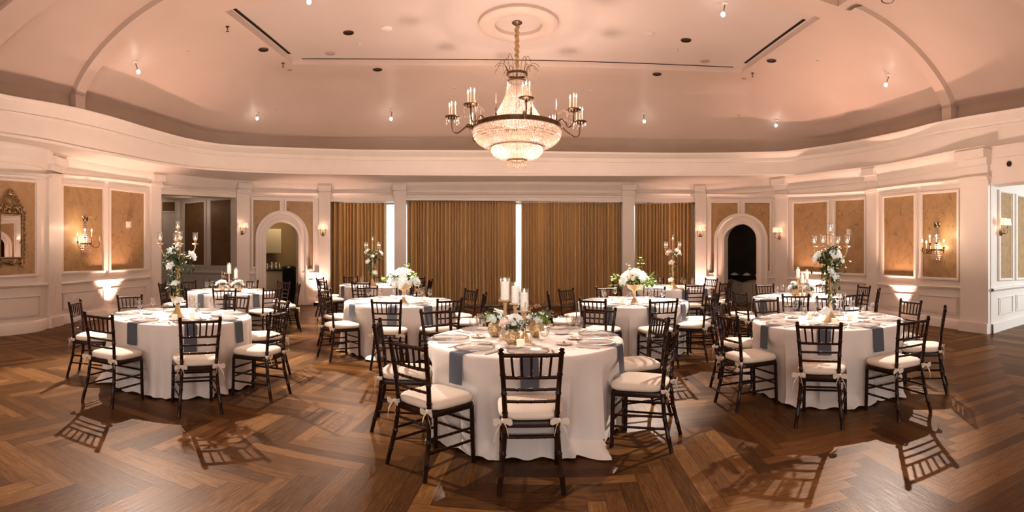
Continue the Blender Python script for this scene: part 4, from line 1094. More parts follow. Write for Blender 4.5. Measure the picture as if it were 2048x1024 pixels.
def flower_vase(loc, sc, blooms, seed, label, grp, leafmats=('leaf', 'euca'), nst=9, reach=1.0):
    rnd = random.Random(seed); t = thing('flower_vase', label, 'vase', loc, 0, grp)
    lathe_obj('vase', [(r*sc, z*sc) for r, z in VPROF], 'mercury', t, 28)
    add_blooms(t, blooms, rnd); top = Vector((0, 0, .11*sc))
    for m_ in leafmats:
        mb = MB()
        for i in range(nst):
            a = rnd.uniform(0, 6.28); R_ = rnd.uniform(.09, .19)*reach; z = rnd.uniform(.02, .11)
            stem_leaves(mb, [top, top+Vector((cos(a)*R_*.5, sin(a)*R_*.5, z*.8)), top+Vector((cos(a)*R_, sin(a)*R_, z*.9))], 6, .042, .013, rnd)
        o = mb.obj('foliage', M[m_], t)
        if m_ == 'euca': o['label'] = 'grey-green eucalyptus leaves'
    mb = MB()
    for i in range(5):
        a = rnd.uniform(0, 6.28); q = top+Vector((cos(a)*.17, sin(a)*.17, rnd.uniform(.0, .10))); mb.tube([top, top.lerp(q, .5)+Vector((0, 0, .03)), q], .0012, 4)
        for k in range(4): mb.sphere(tuple(q+Vector((rnd.uniform(-.012, .012), rnd.uniform(-.012, .012), rnd.uniform(-.012, .012)))), .005, 5, 4)
    mb.obj('dried_sprig', M['sprig'], t)
# script lettering bent from wire
GLY = {'e': ([(0, .22), (.22, .28), (.42, .45), (.33, .62), (.14, .54), (.07, .3), (.18, .04), (.42, .06), (.6, .22)], .6),
       'l': ([(0, .22), (.22, .6), (.32, 1.15), (.22, 1.38), (.11, 1.1), (.10, .35), (.2, .02), (.36, .06), (.5, .22)], .5),
       'v': ([(0, .22), (.07, .5), (.13, .55), (.2, .25), (.28, .0), (.4, .28), (.47, .56), (.55, .5), (.64, .46)], .64),
       'n': ([(0, .3), (.06, .52), (.08, .25), (.07, .0), (.12, .32), (.24, .54), (.33, .46), (.34, .18), (.40, .0), (.55, .2)], .55),
       't': ([(0, .22), (.14, .6), (.22, 1.1), (.17, .5), (.18, .1), (.28, .0), (.42, .2)], .42),
       'w': ([(0, .22), (.05, .52), (.08, .2), (.17, .0), (.28, .2), (.32, .52), (.34, .2), (.43, .0), (.54, .26), (.58, .54), (.72, .46)], .72),
       '-': ([(0, .2), (.1, .9), (.18, 1.2), (.16, .4), (.1, -.4), (.0, -.5), (.02, -.2), (.25, .3), (.4, .55), (.36, .1), (.5, .1)], .5)}
def catmull(P, n=6):
    out = []
    for i in range(len(P)-1):
        p0, p1, p2, p3 = P[max(0, i-1)], P[i], P[i+1], P[min(len(P)-1, i+2)]
        for k in range(n):
            t = k/n; out.append(p1*1.0*(1)+((p2-p0)*t+(p0*2-p1*5+p2*4-p3)*t*t+(p1*3-p0-p2*3+p3)*t*t*t)*.5)
    out.append(P[-1]); return out
def table_sign(word, loc, rz, h, wd, slope, label, mat='gold', rad=.0026):
    """wire word on a thin upright rod; loc is the foot of the rod"""
    t = thing('table_number_sign', label, 'sign', loc, rz)
    pts = []; x = 0; cross = []
    for ch in word:
        P, adv = GLY[ch]
        pts += [Vector((x+a, 0, b)) for a, b in P[(1 if pts else 0):]]
        if ch == 't': cross.append(x)
        x += adv
    s = wd/x; up = Vector((0, 0, h))
    def T(p): return Vector(((p.x-x/2)*s, 0, p.z*s+((p.x-x/2)*s)*slope))+up
    mb = MB(); mb.tube(catmull([T(p) for p in pts], 5), rad, 6)
    for cx in cross: mb.tube([T(Vector((cx-.05, 0, .8))), T(Vector((cx+.4, 0, .86)))], rad, 6)
    tail = [T(Vector((x, 0, .2))), T(Vector((x*.9, 0, .0))), T(Vector((x*.5, 0, -.35))), T(Vector((x*.2, 0, -.9)))]
    mb.obj('lettering', M[mat], t)
    mb = MB(); mb.tube([Vector((0, .003, .003)), Vector((0, .003, h+.3*s))], .0024, 6); mb.obj('rod', M[mat], t)
    lathe_obj('base', [(.001, .0), (.035, .0), (.035, .003), (.001, .005)], mat, t, 20)
def shaker(loc, label, grp):
    t = thing('salt_shaker', label, 'shaker', loc, 0, grp)
    lathe_obj('body', [(.001, 0), (.017, 0), (.0175, .004), (.013, .05), (.0135, .06), (.001, .06)], 'glass', t, 12)
    lathe_obj('cap', [(.0137, .058), (.0142, .062), (.013, .075), (.008, .084), (.001, .086)], 'silver', t, 12)

# T1, nearest table
N1 = TABLES['T1'][1]
candle_trio([(1010, 556, 600.5, 4.60, 20.5), (1030.5, 565, 607.5, 4.74, 18.5), (1048.5, 578, 622.5, 4.50, 18.5)], N1, ('tallest left', 'middle', 'shortest right'))
def vase_at(x, y, sc, bl, seed, label, grp, **kw):
    loc = onz(x, y, TZ+.001); r = loc.xy.length
    flower_vase(loc, sc, [(*rel(bx, by, r+dr, loc), s, kd) for bx, by, dr, s, kd in bl], seed, label, grp, **kw)
GV = 'gold vases on the nearest table'
vase_at(990, 673, 1.15, [(986, 637, -.05, .048, 'w'), (998, 625, .02, .042, 'w'), (1001, 637, -.06, .026, 'w'), (984, 650, .05, .03, 'w')], 1, 'gold mercury glass vase of white roses, left of three on the nearest table', GV, leafmats=('lime', 'leaf'), nst=6, reach=.75)
vase_at(1024, 689, 1.1, [(1011, 646, -.03, .046, 'b'), (1032, 640, -.06, .052, 'w'), (1018, 636, .04, .035, 'w'), (1043, 648, .0, .032, 'w')], 2, 'gold mercury glass vase of blush and white blooms, front of three on the nearest table', GV, leafmats=('euca', 'leaf'), nst=7, reach=.8)
vase_at(1073, 673, 1.22, [(1062, 634, .03, .044, 'w'), (1076, 640, -.04, .036, 'w'), (1083, 628, .02, .02, 'w')], 3, 'gold mercury glass vase of greenery and white blooms, right of three on the nearest table', GV, leafmats=('lime', 'euca'), nst=8)
table_sign('eleven', onz(1061.5, 690, TZ+.001), -.10, (688-617)*4.35/F, .165, .22, 'gold wire table sign reading eleven on the nearest table')
votive(onz(1041, 694, TZ+.001), 'frosted votive candle in front of the gold vases on the nearest table', 'votives on the nearest table')
votive(onz(1085, 677, TZ+.001), 'frosted votive candle right of the gold sign on the nearest table', 'votives on the nearest table')
shaker(onz(1096, 672, TZ+.001), 'silver-capped shaker right of the gold vases on the nearest table', 'shakers')

# tall candelabra with hurricane cups
HUR = MB(); HUR.lathe([(.001, 0), (.016, 0), (.022, .006), (.033, .03), (.032, .055), (.029, .075), (.033, .10), (.0315, .10), (.0275, .075), (.0305, .055), (.0315, .032), (.02, .009), (.001, .006)], 20); HURM = HUR.mesh('glass_cup', M['vaseglass'])
TLM = MB(); TLM.lathe([(.001, .008), (.017, .008), (.023, .018), (.023, .032), (.001, .03)], 14); TLMM = TLM.mesh('tealight', M['wax'])
def candelabra(loc, phi, label, grp, arms=4, sc=1.0):
    t = thing('candelabra', label, 'candelabra', loc, 0, grp)
    lathe_obj('base', [(.001, 0), (.108, 0), (.110, .006), (.095, .02), (.06, .055), (.034, .10), (.022, .145), (.018, .17)], 'gold', t, 32)
    lathe_obj('trumpet_stem', [(.018, .17), (.026, .185), (.026, .195), (.017, .21), (.02, .26), (.024, .29), (.020, .30), (.022, .33), (.030, .50), (.034, .56), (.037, .565), (.034, .575), (.016, .59)], 'gold', t, 24)
    lathe_obj('column', [(.016, .59), (.012, .62), (.021, .65), (.021, .665), (.012, .69), (.012, .72), (.023, .745), (.023, .765), (.011, .79), (.010, .90), (.017, .93), (.012, .95), (.012, 1.0)], 'gold', t, 16)
    t.scale = (sc, sc, sc); tops = [(0, 0, 1.01)]
    for k in range(arms):
        a = phi+2*pi*k/arms; u = Vector((cos(a), sin(a), 0)); mb = MB()
        P = [u*.012+Vector((0, 0, .755)), u*.06+Vector((0, 0, .72)), u*.12+Vector((0, 0, .715)), u*.175+Vector((0, 0, .75)), u*.205+Vector((0, 0, .81)), u*.21+Vector((0, 0, .86))]
        mb.tube(catmull(P, 5), .0085, 8); mb.obj('arm', M['gold'], t); tops.append((u.x*.21, u.y*.21, .87))
    for x, y, z in tops:
        lathe_obj('drip_pan', [(.008, -.02), (.012, -.012), (.036, -.006), (.040, 0), (.036, .002), (.014, .004), (.012, .02), (.018, .03), (.018, .034), (.001, .034)], 'gold', t, 20, (x, y, z))
        g = put('glass_cup', HURM, t, (x, y, z+.033)); put('tealight', TLMM, g); put('flame', FLM, g, (0, 0, .028), None, .8)
def garland(loc, blooms, seed, label, full=1.0, low=True):
    rnd = random.Random(seed); t = thing('flower_garland', label, 'flowers', loc, 0, 'garlands on the candelabra')
    add_blooms(t, blooms, rnd); mb = MB()
    for i in range(int(22*full)):
        a = rnd.uniform(0, 6.28); R_ = rnd.uniform(.10, .24); z0 = rnd.uniform(.60, .76); up = rnd.uniform(-.12, .08)
        stem_leaves(mb, [(cos(a)*.02, sin(a)*.02, z0), (cos(a)*R_*.6, sin(a)*R_*.6, z0+.05+up*.3), (cos(a)*R_, sin(a)*R_, z0+up)], 7, .055, .013, rnd)
    for i in range(int(8*full)):
        a = rnd.uniform(0, 6.28); z0 = rnd.uniform(.55, .70)
        stem_leaves(mb, [(cos(a)*.05, sin(a)*.05, z0), (cos(a)*.10, sin(a)*.10, z0-.1), (cos(a+.3)*.11, sin(a+.3)*.11, z0-.26)], 8, .05, .012, rnd)
    if low:
        for s in range(2):
            P = [((.05+.015*sin(i*2.1+s))*cos(s*2.6+i*.55), (.05+.015*sin(i*2.1+s))*sin(s*2.6+i*.55), .62-.045*i) for i in range(11)]
            stem_leaves(mb, P, int(40*full), .05, .012, rnd)
    mb.obj('foliage', M['leaf'], t)
def centre_at(x, y): return onz(x, y, TZ+.001)
def gl(lst, x0, r, o): return [(*[(bx-x0)*r/F*cos(th(x0)), -(bx-x0)*r/F*sin(th(x0))][0:2], EYE+(HY-by)*r/F-o.z, s, kd) for bx, by, s, kd in lst]
def gloc(lst, x0, r, o):
    out = []
    for bx, by, dr, s, kd in lst:
        p = pt(bx, by, r+dr); out.append((p.x-o.x, p.y-o.y, p.z-o.z, s, kd))
    return out
c2 = centre_at(355.5, 634); r2 = c2.xy.length
candelabra(c2, th(355.5)*-1+.12, 'tall gold candelabra with five glass cups on the left front table', 'tall candelabra')
garland(c2, gloc([(346, 500, -.06, .055, 'w'), (385, 511, -.05, .056, 'w'), (341, 532, -.08, .045, 'w'), (350, 566, -.06, .04, 'w'), (351, 601, -.08, .04, 'w'), (362, 600, -.08, .034, 'w'), (357, 491, -.03, .03, 'w')], 355, r2, c2), 21, 'white roses and green vines wound around the left front candelabra')
table_sign('twelve', onz(346, 638.5, TZ+.001), -.45, (638-597)*5.97/F, .17, -.04, 'gold wire table sign reading twelve on the left front table')
votive(onz(349, 640, TZ+.001), 'frosted votive candle before the candelabra on the left front table', 'votives on the left front table')
votive(onz(384, 636, TZ+.001), 'frosted votive candle right of the candelabra on the left front table', 'votives on the left front table')
shaker(onz(392.5, 634, TZ+.001), 'silver-capped shaker on the left front table', 'shakers')
c3 = centre_at(1661, 642); r3 = c3.xy.length
candelabra(c3, -th(1661)+1.15, 'tall gold candelabra with five glass cups on the right front table', 'tall candelabra', sc=.955)
garland(c3, gloc([(1634, 514, -.05, .056, 'w'), (1671.5, 508, -.10, .056, 'w'), (1681, 519, -.02, .045, 'w'), (1669, 552, -.06, .045, 'w'), (1652, 622, -.12, .045, 'w'), (1662, 542, -.08, .03, 'w')], 1661, r3, c3), 22, 'white roses and trailing green leaves on the right front candelabra', 1.5)
table_sign('-l-', onz(1686, 640, TZ+.001), -1.15, (640-602)*5.75/F, .12, .1, 'pale wire script table sign on the right front table', 'plastic')
votive(onz(1669, 648, TZ+.001), 'frosted votive candle in front of the candelabra on the right front table', 'votives on the right front table')
votive(onz(1621, 637, TZ+.001), 'frosted votive candle left of the candelabra on the right front table', 'votives on the right front table')
votive(onz(1700, 640, TZ+.001), 'frosted votive candle right of the candelabra on the right front table', 'votives on the right front table')
shaker(onz(1626, 643, TZ+.001), 'dark-filled shaker left of the candelabra, right front table', 'shakers')
shaker(onz(1634, 643, TZ+.001), 'clear shaker next to the candelabra base, right front table', 'shakers')
c7 = centre_at(745, 570.6); r7 = c7.xy.length
candelabra(c7, .9, 'gold candelabra on the far table before the left window curtain', 'tall candelabra')
garland(c7, gloc([(734, 503, 0, .06, 'w'), (762, 506, 0, .06, 'w'), (736, 523, -.1, .05, 'w'), (750, 545, -.1, .05, 'w'), (745, 512, -.1, .04, 'w')], 745, r7, c7), 27, 'white blooms and greenery on the far left candelabra', 1.2)
c8 = centre_at(1345.5, 575); r8 = c8.xy.length
candelabra(c8, .35, 'gold candelabra on the far table before the right window curtain', 'tall candelabra')
garland(c8, gloc([(1337, 505, -.05, .065, 'b'), (1355, 503, -.05, .065, 'w'), (1343, 525, -.1, .055, 'b'), (1342, 560, -.1, .05, 'w'), (1361, 508, .05, .03, 'w')], 1345, r8, c8), 28, 'pale roses on the far right candelabra', .35)
for x, y, tn in ((1330, 578, 'left'), (1338, 576, 'centre left'), (1362, 576, 'right'), (1371, 580, 'far right')): votive(onz(x, y, TZ+.001), 'glowing votive candle, %s one on the far right curtain table' % tn, 'votives on the far right curtain table')
# footed bowls of roses
def compote(loc, rb, zr, mat, blooms, seed, label, lime=10, spread=.28, tall=()):
    rnd = random.Random(seed); t = thing('flower_bowl', label, 'flower bowl', loc, 0, 'footed flower bowls')
    lathe_obj('foot', [(.001, 0), (.058, 0), (.058, .01), (.045, .03), (.022, .07), (.016, .11), (.024, zr*.46), (.018, zr*.56), (.026, zr*.66)], mat, t)
    lathe_obj('bowl', [(.026, zr*.66), (rb*.45, zr*.70), (rb*.82, zr*.80), (rb*.98, zr*.92), (rb*1.02, zr), (rb*1.06, zr+.004), (rb*.98, zr), (rb*.85, zr*.88), (.001, zr*.78)], mat, t, 32)
    add_blooms(t, blooms, rnd); top = Vector((0, 0, zr+.02))
    for m_, n_, ln in (('lime', lime, .075), ('leaf', 12, .06)):
        mb = MB()
        for i in range(n_):
            a = rnd.uniform(0, 6.28); R_ = rnd.uniform(.5, 1.0)*spread; z = rnd.uniform(-.10, .12)
            stem_leaves(mb, [top, top+Vector((cos(a)*R_*.6, sin(a)*R_*.6, .08+z*.3)), top+Vector((cos(a)*R_, sin(a)*R_, z))], 6, ln, ln*.36, rnd)
        for x, y, z in tall if m_ == 'lime' else (): stem_leaves(mb, [top, top+Vector((x*.5, y*.5, z*.6)), top+Vector((x, y, z))], 7, .07, .025, rnd)
        mb.obj('foliage', M[m_], t)
def dome(n, R_, zr, h, s, seed, kinds='w'):
    rnd = random.Random(seed); out = []
    for i in range(n):
        a = i*2.399; q = sqrt((i+.4)/n); out.append((cos(a)*R_*q, sin(a)*R_*q, zr+.03+h*(1-q*q)+rnd.uniform(-.015, .015), s*rnd.uniform(.8, 1.15), rnd.choice(kinds)))
    return out
c4 = centre_at(807, 605)
compote(c4, .135, .285, 'gold', dome(17, .20, .285, .16, .078, 4), 31, 'gold footed bowl heaped with white roses on the middle left table', 6, .33, [(-.34, 0, .02), (-.30, -.05, .08), (.24, .05, -.03), (.05, 0, .30), (.10, 0, .27)])
c5 = centre_at(1269, 605)
compote(c5, .12, .275, 'gold', dome(15, .24, .275, .17, .062, 5, 'wwwwb'), 32, 'bronze footed bowl of white flowers and lime leaves on the middle right table', 16, .38, [(.10, 0, .40), (.12, .02, .36), (-.10, 0, .30), (-.36, 0, -.02), (.33, 0, -.02), (.30, 0, .12)])
for x, y, w_ in ((785, 598, 'left of'), (843, 602, 'right of'), (752, 603, 'far left of')): votive(onz(x, y, TZ+.001), 'votive candle %s the rose bowl on the middle left table' % w_, 'votives on the middle left table')
for x, y, w_ in ((1230, 601, 'left of'), (1293, 601, 'right of'), (1245, 604, 'just left of')): votive(onz(x, y, TZ+.001), 'votive candle %s the flower bowl on the middle right table' % w_, 'votives on the middle right table')
shaker(onz(1238, 603, TZ+.001), 'dark-filled shaker on the middle right table', 'shakers')
table_sign('-n-', onz(835, 600, TZ+.001), -.5, .14, .12, .1, 'small gold wire script sign on the middle left table')
table_sign('-e-', onz(1297, 606, TZ+.001), .2, .17, .15, .1, 'pale wire script sign on the middle right table', 'plastic')
# left rear and right rear tables: pillar candles among low flowers
N6, N9 = TABLES['T6'][1], TABLES['T9'][1]
candle_trio([(458.4, 526, 546.5, 10.15, 9.6), (472, 536, 557, 10.1, 9.4)], N6, ('taller left', 'shorter right'))
candle_trio([(1596, 535, 556, 8.95, 9.0), (1604.5, 546.5, 567, 8.8, 9.0), (1614, 540, 558.5, 8.95, 9.0)], N9, ('tallest left', 'shortest middle', 'right'))
def low_vase(x, y, bl, seed, label, grp):
    loc = onz(x, y, TZ+.001); r = loc.xy.length
    flower_vase(loc, 1.1, [(*rel(bx, by, r, loc), s, kd) for bx, by, s, kd in bl], seed, label, grp, leafmats=('leaf', 'euca'), nst=6, reach=.45)
low_vase(444, 583, [(437, 566, .065, 'w'), (447, 564, .065, 'w'), (452, 572, .045, 'w')], 41, 'gold vase of white roses, left of the candles on the left rear table', 'gold vases on the left rear table')
low_vase(478, 584, [(468, 567, .06, 'w'), (477, 564, .07, 'w'), (483, 568, .05, 'w'), (474, 573, .05, 'w')], 42, 'gold vase of white blooms, right of the candles on the left rear table', 'gold vases on the left rear table')
low_vase(1589, 593, [(1584, 573, .06, 'w'), (1592, 570, .05, 'w'), (1580, 577, .04, 'w'), (1587, 565, .04, 'w')], 43, 'gold vase of white blooms, left of the candles on the right rear table', 'gold vases on the right rear table')
low_vase(1619, 594, [(1612, 574, .05, 'w'), (1622, 572, .065, 'w'), (1615, 578, .04, 'w'), (1627, 576, .04, 'w')], 44, 'gold vase of white blooms, right of the candles on the right rear table', 'gold vases on the right rear table')
table_sign('-t', onz(447, 580, TZ+.001), .3, .25, .10, .1, 'small copper-gold wire script sign on the left rear table')
# ------------------------------------------------------------------ chandelier
CHX = onz(1034, 45, ZC+.11); CS = CHX.xy.length/F      # metres per pixel at the chandelier
def zc(y): return EYE+(HY-y)*CS
def drops_ring(mb, r, z, n, w_, h, a0=0.0, ry=1.0, a1=2*pi):
    for i in range(n):
        a = a0+a1*i/n; mb.octa((r*cos(a), r*ry*sin(a), z), w_, h)
def strand(mb, pts, r, h):
    for p in pts: mb.octa(tuple(p), r, h)
def candle_bulb():
    s = MB(); s.lathe([(.001, 0), (.011, 0), (.011, .19), (.013, .195), (.008, .20), (.001, .20)], 10)
    b = MB(); b.lathe([(.006, .20), (.011, .212), (.0115, .225), (.007, .245), (.0012, .27)], 10)
    return s.mesh('candle_sleeve', M['taper']), b.mesh('bulb', M['bulb'])
SLV, BLB_ = candle_bulb()
ch = thing('chandelier', 'large bronze and crystal chandelier with candle arms hanging from the ceiling medallion', 'chandelier', (CHX.x, CHX.y, 0))
lathe_obj('ceiling_canopy', [(.001, ZC+.108), (.09, ZC+.108), (.092, ZC+.095), (.06, ZC+.075), (.03, ZC+.05), (.012, ZC+.03), (.001, ZC+.03)], 'bronze', ch, 24)
mb = MB(); zt, zb = ZC+.05, zc(136); n = 60
mb.tube([(.012*sin(i*.7), .012*cos(i*.9), zt+(zb-zt)*i/n) for i in range(n+1)], [.026+.012*abs(sin(i*.8)) for i in range(n+1)], 9)
mb.obj('cord_sleeve', M['burlap'], ch)
ZCR, ZR1, ZR2, ZR3, ZB = zc(155), zc(256), zc(293), zc(321), zc(336)
def band(name, r, z, h, t=.012, n=64):
    return lathe_obj(name, [(r-t, z-h/2), (r, z-h/2), (r+.006, z-h/2+.008), (r+.003, z), (r+.006, z+h/2-.008), (r, z+h/2), (r-t, z+h/2), (r-t, z-h/2)], 'bronze', ch, n)
band('crown_ring', .185, zc(149), .045); band('crown_ring', .165, zc(163), .03)
band('main_ring', .785, ZR1, .085, .02, 96); band('lower_ring', .465, ZR2, .045); band('bottom_ring', .178, ZR3, .03)
mb = MB()
for r, z in ((.70, ZR1), (.35, ZR1)):
    pass
for k in range(8):
    a = 2*pi*k/8; mb.tube([(.17*cos(a), .17*sin(a), zc(160)), (.03*cos(a), .03*sin(a), zc(170))], .006, 5); mb.tube([(.02*cos(a), .02*sin(a), ZR1), (.78*cos(a), .78*sin(a), ZR1)], .007, 5)
mb.tube([(0, 0, zc(136)), (0, 0, ZR3)], .011, 8); mb.obj('inner_stem', M['bronze'], ch)
# bead cone
mb = MB()
def cone_r(t): return .165+(.47-.165)*(t**1.35)+.05*sin(pi*t)*-1*.6
for k in range(44):
    a = 2*pi*k/44
    strand(mb, [(cone_r(i/33)*cos(a), cone_r(i/33)*sin(a), zc(165)+(zc(243)-zc(165))*i/33) for i in range(34)], .0095, .030)
o = mb.obj('crystal_bead_strands', M['crystal'], ch, smooth=False); tag(o, kind='stuff')
mb = MB(); mb.lathe([(cone_r(i/12)*.96, zc(166)+(zc(243)-zc(166))*i/12) for i in range(13)], 44)
o = mb.obj('crystal_core', M['crystal_thin'], ch)
# bowl tiers
def tier(prof, name, n0, w_, h):
    mb = MB()
    L_ = [Vector((r, 0, z)) for r, z in prof]; C_ = catmull(L_, 6); tot = 0
    d = 0; acc = 1e9; last = None
    for i in range(len(C_)):
        if last is not None: acc += (C_[i]-last).length
        last = C_[i]
        if acc > h*.72:
            acc = 0; r, z = C_[i].x, C_[i].z; n = max(12, int(2*pi*r/(w_*2.05)))
            drops_ring(mb, r, z, n, w_, h, (i % 2)*.5*2*pi/n)
    o = mb.obj(name, M['crystal'], ch, smooth=False); tag(o, kind='stuff')
    s = MB(); s.lathe([(q.x*.965, q.z) for q in C_], 64); s.obj('crystal_core', M['crystal_thin'], ch)
tier([(.78, ZR1-.04), (.785, ZR1-.12), (.74, ZR1-.21), (.64, ZR1-.29), (.53, ZR1-.335), (.46, ZR2+.02)], 'crystal_bowl_drops', 0, .0165, .052)
tier([(.455, ZR2-.025), (.45, ZR2-.09), (.40, ZR2-.155), (.30, ZR2-.205), (.20, ZR2-.225), (.178, ZR3+.02)], 'crystal_bowl_drops', 0, .0145, .046)
mb = MB()
for j, (r, z) in enumerate(((.178, ZR3-.02), (.18, ZR3-.055), (.17, ZR3-.09))): drops_ring(mb, r, z, 34, .0125, .055, j*.09)
drops_ring(mb, .12, ZR3-.10, 20, .012, .06); o = mb.obj('crystal_tassels', M['crystal'], ch, smooth=False); tag(o, kind='stuff')
mb = MB()
drops_ring(mb, .178, zc(156), 30, .012, .05); tag(mb.obj('crown_drops', M['crystal'], ch, smooth=False), kind='stuff')
# plumes over the crown
mb = MB(); dd = MB()
for k in range(16):
    a = 2*pi*k/16; R_ = .34+.08*(k % 2); hh = .13+.05*(k % 3)
    P = catmull([Vector((.17*cos(a), .17*sin(a), zc(146))), Vector((.22*cos(a), .22*sin(a), zc(146)+hh*.8)), Vector((R_*.8*cos(a), R_*.8*sin(a), zc(146)+hh)), Vector((R_*cos(a), R_*sin(a), zc(146)+hh*.45))], 5)
    mb.tube(P, .0045, 5)
    for j in range(3): dd.octa((R_*cos(a), R_*sin(a), zc(146)+hh*.45-.035-.035*j), .009, .04)
mb.obj('crown_plume', M['bronze'], ch); tag(dd.obj('plume_drops', M['crystal'], ch, smooth=False), kind='stuff')
# candle arms
for deg, R_ in ((182, 1.16), (225, 1.08), (277, 1.10), (332, 1.08), (14, 1.2), (52, 1.15), (96, 1.12), (138, 1.14)):
    a = math.radians(deg); u = Vector((cos(a), sin(a), 0)); q = Vector((-sin(a), cos(a), 0)); zz = ZR1
    arm = put('candle_arm', None, ch)
    mb = MB(); P = catmull([u*.785+Vector((0, 0, zz+.02)), u*.86+Vector((0, 0, zz+.07)), u*.93+Vector((0, 0, zz+.01)), u*(R_-.10)+Vector((0, 0, zz-.085)), u*(R_-.01)+Vector((0, 0, zz-.03)), u*R_+Vector((0, 0, zz+.17))], 6)
    mb.tube(P, .013, 8); mb.tube([u*.80+Vector((0, 0, zz+.0)), u*.80+Vector((0, 0, zz+.05))], .02, 8)
    mb.lathe([(.01, zz+.13), (.02, zz+.15), (.03, zz+.165), (.09, zz+.18), (.125, zz+.20), (.128, zz+.212), (.12, zz+.21), (.08, zz+.195), (.001, zz+.19)], 20, tuple(u*R_)); arm_o = mb.obj('arm', M['bronze'], ch)
    bpy.data.objects.remove(arm)
    dd = MB()
    for i in range(14):
        b2 = 2*pi*i/14; p = u*R_+Vector((.118*cos(b2), .118*sin(b2), zz+.165)); dd.octa(tuple(p), .011, .06)
        if i % 2 == 0: dd.octa(tuple(p-Vector((0, 0, .062))), .013, .07)
    for i in range(7):
        t = i/6; p = u*(.80+(R_-.9)*t)+Vector((0, 0, zz+.16+.05*sin(pi*t))); dd.octa(tuple(p), .009, .05)
    tag(dd.obj('arm_drops', M['crystal'], arm_o, smooth=False), kind='stuff')
    for j in range(3):
        b2 = 2*pi*j/3+.5; p = u*R_+Vector((.062*cos(b2), .062*sin(b2), zz+.20+(.02 if j == 0 else 0)))
        put('candle_sleeve', SLV, arm_o, p); put('bulb', BLB_, arm_o, p)
for k in range(8):          # turned spikes on the main ring
    a = 2*pi*k/8+.3; c_ = (.76*cos(a), .76*sin(a), ZR1)
    mb = MB(); mb.lathe([(.014, .04), (.02, .07), (.012, .10), (.018, .15), (.010, .2), (.012, .22), (.001, .24)], 8, c_); mb.obj('finial', M['bronze'], ch)
    mb = MB(); mb.lathe([(.001, .24), (.014, .26), (.010, .34), (.001, .44)], 6, c_); mb.obj('crystal_spike', M['crystal'], ch, smooth=False)

